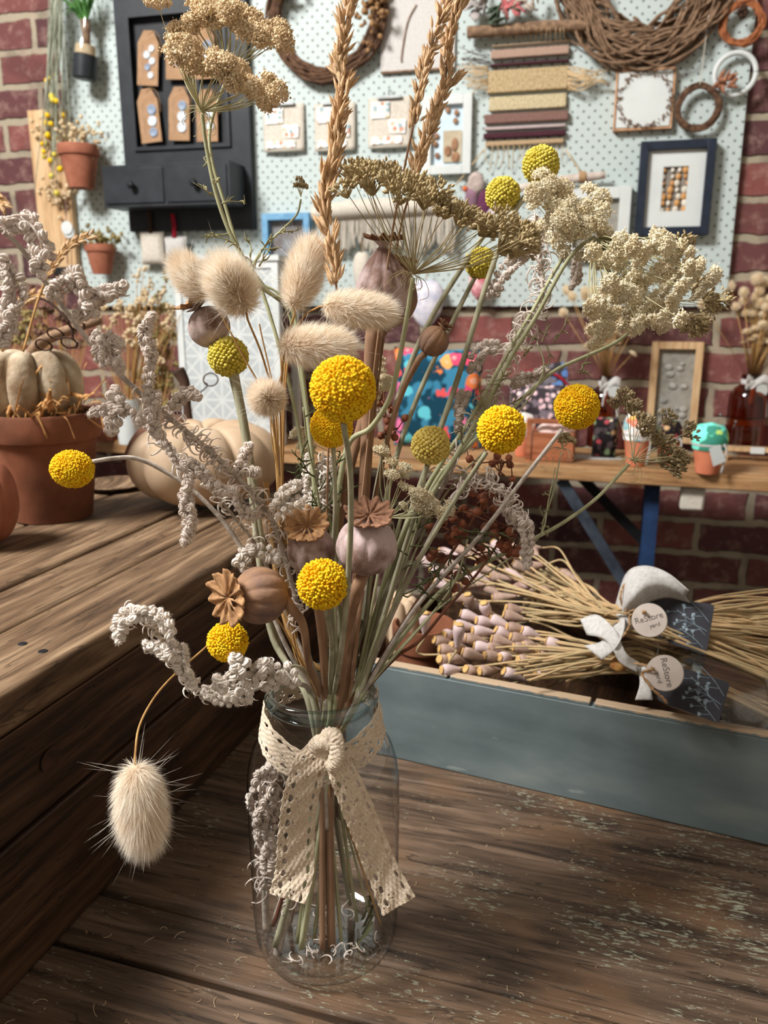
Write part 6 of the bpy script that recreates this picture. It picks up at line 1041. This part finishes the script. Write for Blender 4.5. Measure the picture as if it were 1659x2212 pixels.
# three cards on clips
M_SQ = [fabric('patch print %d' % k, (224, 218, 208), [(214, 190, 160), (150, 180, 190), (206, 140, 110), (222, 200, 130), (236, 230, 224)], s_, .36, .5) for k, s_ in enumerate((70, 60, 65))]
for k, (x0, y0_, x1, y1_) in enumerate([(570, 222, 655, 330), (680, 220, 766, 328), (795, 207, 888, 322)]):
    a = wxy(x0, y1_, .032); b = wxy(x1, y0_, .032); t = thing('patchwork_card', ['left patchwork fabric card hung on a clip, above the blue frame', 'middle patchwork fabric card hung on a clip, behind the grass spike', 'right patchwork fabric card hung on a clip, beside the white leaf frame'][k], 'wall art', WL, a, 'patchwork cards on clips'); n = 12; m = MB(); u = np.linspace(0, 1, n); U, V = np.meshgrid(u, u, indexing='ij'); A = np.stack([a[0] + (b[0] - a[0]) * U, -.026 - .006 * np.sin(U * 3) * (1 - V) - .004 * (1 - V), a[2] + (b[2] - a[2]) * V + .004 * (U - .5) ** 2], -1).reshape(-1, 3); i, j = np.meshgrid(np.arange(n - 1), np.arange(n - 1), indexing='ij'); q = (i * n + j).ravel(); m.add(A, np.stack([q, q + 1, q + n + 1, q + n], 1)); m.build('cloth', M_CANVAS, t, sharp=0, solid=.003)
    w_ = b[0] - a[0]; h_ = b[2] - a[2]; m = MB(); m.box((a[0] + w_ * .08, -.0345, a[2] + h_ * .60), (a[0] + w_ * .5, -.0335, a[2] + h_ * .92)); m.box((a[0] + w_ * .5, -.0365, a[2] + h_ * .28), (a[0] + w_ * .88, -.0355, a[2] + h_ * .55)); m.box((a[0] + w_ * .08, -.0385, a[2] + h_ * .08), (a[0] + w_ * .8, -.0375, a[2] + h_ * .22)); m.build('patches', M_SQ[k], t, smooth=False)
    m = MB(); c = np.array([(a[0] + b[0]) / 2, -.033, b[2]]); m.box(c - [.03, .004, .003], c + [.03, .004, .003]); m.tube(catmull([c, c + [0, -.004, .012], c + [0, .01, .018]], 4), .0014, 6); m.build('clip', M_HOOK, t, smooth=False)
# frames
def wpic(label, x0, y0_, x1, y1_, fw, dp, mf, mi, grp='frames on the pegboard', **k):
    a = wxy(x0, (y0_ + y1_) / 2, dp + .0215); b = wxy(x1, (y0_ + y1_) / 2, dp + .0215); xm = (x0 + x1) / 2; z0_, z1_ = wxy(xm, y1_, dp + .0215)[2], wxy(xm, y0_, dp + .0215)[2]; return picture('picture_frame', label, WL, a[0], b[0], z0_, z1_, -.0215, fw * SW, dp, mf, mi, grp, **k), a, b, z0_, z1_
M_ICE = mat('pale blue mount', (206, 224, 234), (190, 212, 226), .7, 20); M_BRN = mat('brown pressed leaf', (168, 124, 92), (136, 94, 66), .9)
t, a, b, z0_, z1_ = wpic('white carved frame with pressed brown leaves, right of the patchwork cards', 912, 204, 1018, 376, 18, .02, M_PAINTW, M_ICE)
m = MB(); X = lambda f: a[0] + (b[0] - a[0]) * f; Zz = lambda f: z0_ + (z1_ - z0_) * f; m.box((X(.42), -.0325, Zz(.16)), (X(.80), -.0305, Zz(.56))); m.build('card', mat('tan card', (192, 178, 150), (180, 164, 136), .9), t, smooth=False)
m = MB()
for fx, fz, sx_, sz_ in ((.52, .30, .08, .07), (.66, .38, .07, .09), (.68, .22, .09, .07)): m.add(ICO[2][0] * [(b[0] - a[0]) * sx_, .002, (z1_ - z0_) * sz_] + [X(fx), -.034, Zz(fz)], ICO[2][1])
for fx, fz in ((.28, .72), (.28, .5), (.26, .4), (.3, .25), (.5, .82), (.68, .78), (.66, .68)): m.add(ICO[2][0] * [.006, .002, .007] + [X(fx), -.0325, Zz(fz)], ICO[2][1])
m.build('pressed_leaves', M_BRN, t, sharp=0)
t, a, b, z0_, z1_ = wpic('navy black box frame with rows of shells on a white mount', 1378, 302, 1540, 508, 16, .03, mat('navy frame', (38, 46, 62), (30, 38, 52), .4), mat('grey felt', (142, 134, 124), (128, 120, 110), .95), mount=M_PAINTW, mw=30 * SW); m = MB(); rr = np.random.default_rng(11)
SH = [mat('shell amber', (214, 158, 92), (190, 130, 70), .5), mat('shell white', (224, 218, 204), (200, 190, 172), .5)]; ms = [MB(), MB()]
for i in range(7):
    for j in range(4):
        a1 = rr.uniform(.005, .009); ms[rr.integers(0, 2)].add(ICO[2][0] * [a1 * .8, .004, a1] + [X(.34 + .11 * j) if False else a[0] + (b[0] - a[0]) * (.35 + .1 * j + rr.uniform(-.02, .02)), -.034, z0_ + (z1_ - z0_) * (.28 + .07 * i)], ICO[2][1])
for q, mm_ in zip(ms, SH): q.build('shells', mm_, t, sharp=0)
t, a, b, z0_, z1_ = wpic('white frame partly behind the cream umbel, left of the navy frame', 1215, 404, 1360, 560, 22, .02, M_PAINTW, M_GREY)
t, a, b, z0_, z1_ = wpic('light blue frame behind the feathery shoot, right of the cabinet', 566, 460, 668, 566, 14, .03, mat('sky blue paint', (112, 166, 204), (92, 146, 188), .5), mat('slate picture', (140, 142, 146), (110, 100, 96), .8, 30))
t, a, b, z0_, z1_ = wpic('square white wood plaque with a dried flower ring, upper right', 1328, 148, 1456, 280, 4, .018, mat('raw wood edge', (206, 158, 118), (180, 130, 92), .8), M_PAINTW); c = np.array([(a[0] + b[0]) / 2, -.041, (z0_ + z1_) / 2]); m = MB(); m.box((a[0] + .006, -.0402, z0_ + .006), (b[0] - .006, -.0345, z1_ - .006)); m.build('painted_face', M_PAINTW, t, smooth=False)
m = MB(); n = 150; A_ = RNG.uniform(0, 6.3, n); rr_ = 48 * SW * RNG.uniform(.93, 1.07, n); m.spikes(np.stack([c[0] + rr_ * np.cos(A_), np.full(n, -.0425), c[2] + rr_ * np.sin(A_)], 1), [nrm((RNG.normal(), -.3, RNG.normal())) for _ in range(n)], .0075, .0014); m.build('flower_ring', mat('ring petals', (150, 112, 80), (104, 74, 60), .9, 200), t, sharp=0)
m = MB(); m.tube(catmull([(a[0] + .03, -.036, z1_ + .0), (c[0] - .0, -.03, z1_ + .035), (b[0] - .03, -.036, z1_)], 4), .0012, 5); m.build('hanging_string', M_TWINE, t, sharp=0)
# woven wall hanging
t = thing('woven_wall_hanging', 'fringed woven wall hanging in beige, straw and plum on a driftwood rod', 'wall hanging', WL, wxy(1140, 190, .035)); m = MB(); m.tube(catmull([wxy(1010, 70, .05), wxy(1080, 66, .05), wxy(1180, 58, .05), wxy(1280, 54, .05)], 5), [.013, .012, .013, .012], 12); m.build('rod', M_TWIGL, t, sharp=0)
def weave(name, c1, c2, sx, sz):
    T = NT(name); a1 = T.noise(T.map((sx, 5, sz)), 1, 3, .6); col = T.mix(T.step(a1, .38, .62), lin(c1), lin(c2)); T.bump(a1, .9, .004); return T.fin(col, .95, .1)
BD = [((1062, 1230), 85, 100, (214, 190, 158), (190, 164, 132)), ((1060, 1230), 97, 128, (196, 162, 142), (176, 142, 124)), ((1058, 1230), 126, 144, (96, 58, 66), (70, 42, 50)), ((1052, 1228), 142, 202, (204, 180, 138), (170, 142, 98)), ((1056, 1224), 200, 240, (212, 196, 158), (186, 166, 124)), ((1046, 1228), 238, 268, (160, 122, 112), (120, 84, 76)), ((1046, 1222), 266, 282, (212, 196, 194), (186, 160, 158)), ((1044, 1222), 280, 300, (98, 56, 66), (70, 38, 48)), ((1048, 1218), 298, 316, (206, 176, 138), (182, 148, 110))]
for k, ((xa, xb), ya, yb, c1, c2) in enumerate(BD):
    a = wxy(xa, yb, .034); b = wxy(xb, ya, .034); n = 60; u = np.linspace(0, 1, n); m = MB(); zt0 = b[2] ; r7 = np.random.default_rng(k); V = []
    P_ = []; 
    m.box((a[0], -.034 - .003 * (k % 2), a[2]), (b[0], y0 - .002, b[2])); m.build('woven_band', weave('weave %d' % k, c1, c2, 260, 500 if k not in (3, 4) else 160), t, bevel=.002)
m = MB()
for k in range(16): x = 1062 + k * 10.6; m.tube(catmull([wxy(x + RNG.uniform(-6, 6), 60, .064), wxy(x, 88, .036)], 3), .0009, 4)
M_ST = mat('straw thread', (214, 186, 144), (190, 160, 116), .9); m.build('warp_threads', M_ST, t, sharp=0); m = MB()
for k in range(15): x = 1052 + k * 11.6; m.tube(catmull([wxy(x, 314, .036), wxy(x + RNG.uniform(-5, 5), 335, .036), wxy(x + RNG.uniform(-8, 8), RNG.uniform(340, 372), .03)], 4), .0009, 4)
m.build('bottom_fringe', M_ST, t, sharp=0); m = MB(); m3 = MB()
for k in range(26): y_ = RNG.uniform(142, 195); m.tube(catmull([wxy(1226, y_, .036), wxy(1256, y_ + RNG.uniform(-6, 16), .05), wxy(RNG.uniform(1262, 1320), 160 + RNG.uniform(-12, 26), .045)], 4), .0011, 4); m3.tube(catmull([wxy(1056, y_, .036), wxy(1030, y_ + RNG.uniform(-6, 6), .045), wxy(RNG.uniform(985, 1030), y_ + RNG.uniform(-10, 12), .045)], 4), .0010, 4)
m.build('side_fringe', M_ST, t, sharp=0); m3.build('side_fringe', M_ST, t, sharp=0)
for a_, b_ in (((1048, 320), (985, 400)), ((1222, 322), (1262, 385))): m = MB(); m.tube(catmull([wxy(*a_, .036), wxy(*b_, .036)], 3), .0016, 5); m.build('tassel', M_ST, t, sharp=0)
m = MB()
for k in range(14): y_ = RNG.uniform(115, 150); m.tube(catmull([wxy(1058, y_, .036), wxy(1030, y_ + RNG.uniform(-10, 6), .04), wxy(RNG.uniform(985, 1020), y_ + RNG.uniform(-20, 10), .04)], 4), .0006, 4)
m.build('dark_grass', M_VINE, t, sharp=0)
# fabric flowers top
t = thing('fabric_flowers', 'pink and green fabric blossoms cut off by the top edge, above the woven hanging', 'decoration', WL, wxy(1100, 10, .05)); 
for nm, col, n, cx, cy in (('pink_petals', (206, 110, 110), 9, 1105, 6), ('green_leaves', (88, 104, 84), 9, 1085, 22), ('cream_petals', (214, 196, 178), 8, 1130, 4), ('grey_leaves', (180, 172, 168), 9, 1035, 8)):
    m = MB(); c = wxy(cx, cy, .06)
    for k in range(n): d = nrm((RNG.normal(), -.5, RNG.normal() - .4)); m.add((ICO[2][0] * [.012, .003, .018] + [0, 0, .014]) @ basis(d).T + c + RNG.normal(size=3) * [.012, .004, .008], ICO[2][1])
    m.build(nm, mat(nm, col, None, .9, 40), t, sharp=0)
# driftwood stick + bits, macrame, hearts
t = thing('driftwood_hanger', 'whitewashed driftwood stick hung level below the woven hanging', 'driftwood', WL, wxy(1200, 388, .05)); m = MB(); m.tube(catmull([wxy(1085, 412, .05), wxy(1150, 402, .05), wxy(1230, 388, .05), wxy(1308, 378, .05)], 5), [.006, .010, .011, .008], 10); m.build('stick', mat('whitewashed wood', (214, 200, 190), (190, 172, 160), .9, 40, .3), t, sharp=0); m = MB()
for x in (1255, 1262): m.lathe([(.013, -.004), (.0135, 0), (.013, .004)], wxy(x, 383, .05), 20, R=basis((1, 0, .1)), close=False)
m.build('twine_wrap', M_TWINE, t, sharp=0)
t = thing('fabric_butterfly', 'plum and pink fabric butterfly charm left of the driftwood stick', 'decoration', WL, wxy(1030, 420, .05))
for nm, col, cx, cy, rx, rz in (('wing', (150, 110, 130), 1018, 430, 14, 26), ('wing', (110, 50, 84), 1046, 440, 15, 28), ('wing', (196, 176, 168), 1028, 395, 18, 22), ('bead', (232, 110, 60), 1005, 408, 6, 6), ('wing', (214, 200, 206), 1060, 470, 12, 20)): m = MB(); m.add(ICO[2][0] * [rx * SW, .006, rz * SW] + wxy(cx, cy, .045), ICO[2][1]); m.build(nm, mat('fabric %d %d' % (cx, cy), col), t, sharp=0)
t = thing('macrame_garland', 'cream fringed macrame garland on a thick rolled rod, middle of the pegboard', 'wall hanging', WL, wxy(840, 460, .05)); m = MB(); m.tube(catmull([wxy(676, 462, .06), wxy(760, 452, .06), wxy(860, 448, .06), wxy(985, 442, .06)], 6), [.018, .022, .022, .02], 14); m.build('rolled_rod', M_CANVAS, t, sharp=0); m = MB()
for k in range(70): x = 690 + k * 4.2; m.tube(catmull([wxy(x, 462, .062), wxy(x + RNG.uniform(-3, 3), 500, .055), wxy(x + RNG.uniform(-5, 5), 525 + 25 * abs(math.sin(k * .16)) + RNG.uniform(-6, 6), .045)], 4), .0026, 5)
m.build('fringe', M_CANVAS, t, sharp=0)
def heart(label, cx, cy, w_, h_, mt, grp='stuffed fabric hearts'):
    c = wxy(cx, cy, .05); t = thing('stuffed_heart', label, 'decoration', WL, c, grp); a = w_ / 2 * SW; b = h_ / 2 * SW; v, f = ICO[3]; V = v.copy(); zz = V[:, 2]; xx = V[:, 0]; V2 = np.stack([a * xx * (1 - .45 * np.clip(-zz, 0, 1)) , .022 * V[:, 1], b * (zz + .28 * np.abs(xx) ** .8 * (zz > -.2) - .18)], 1); m = MB(); m.add(V2 + c, f); m.build('body', mt, t, sharp=0); m = MB(); m.tube(catmull([c + [0, -.002, b * .8], c + [.002, -.002, b * 1.3], c + [0, .018, b * 1.6]], 4), .0012, 5); m.build('hanging_string', M_TWINE, t, sharp=0)
heart('white and lavender stuffed heart hanging at the lower edge of the pegboard', 920, 650, 80, 100, mat('lavender print', (226, 222, 228), (186, 186, 206), .9, 50)); heart('pink print stuffed heart behind the olive billy button', 1035, 612, 44, 60, mat('pink print', (232, 190, 190), (206, 80, 100), .9, 60)); heart('cream cone shaped ornament between the macrame and the mauve pod', 782, 585, 40, 90, M_CANVAS)
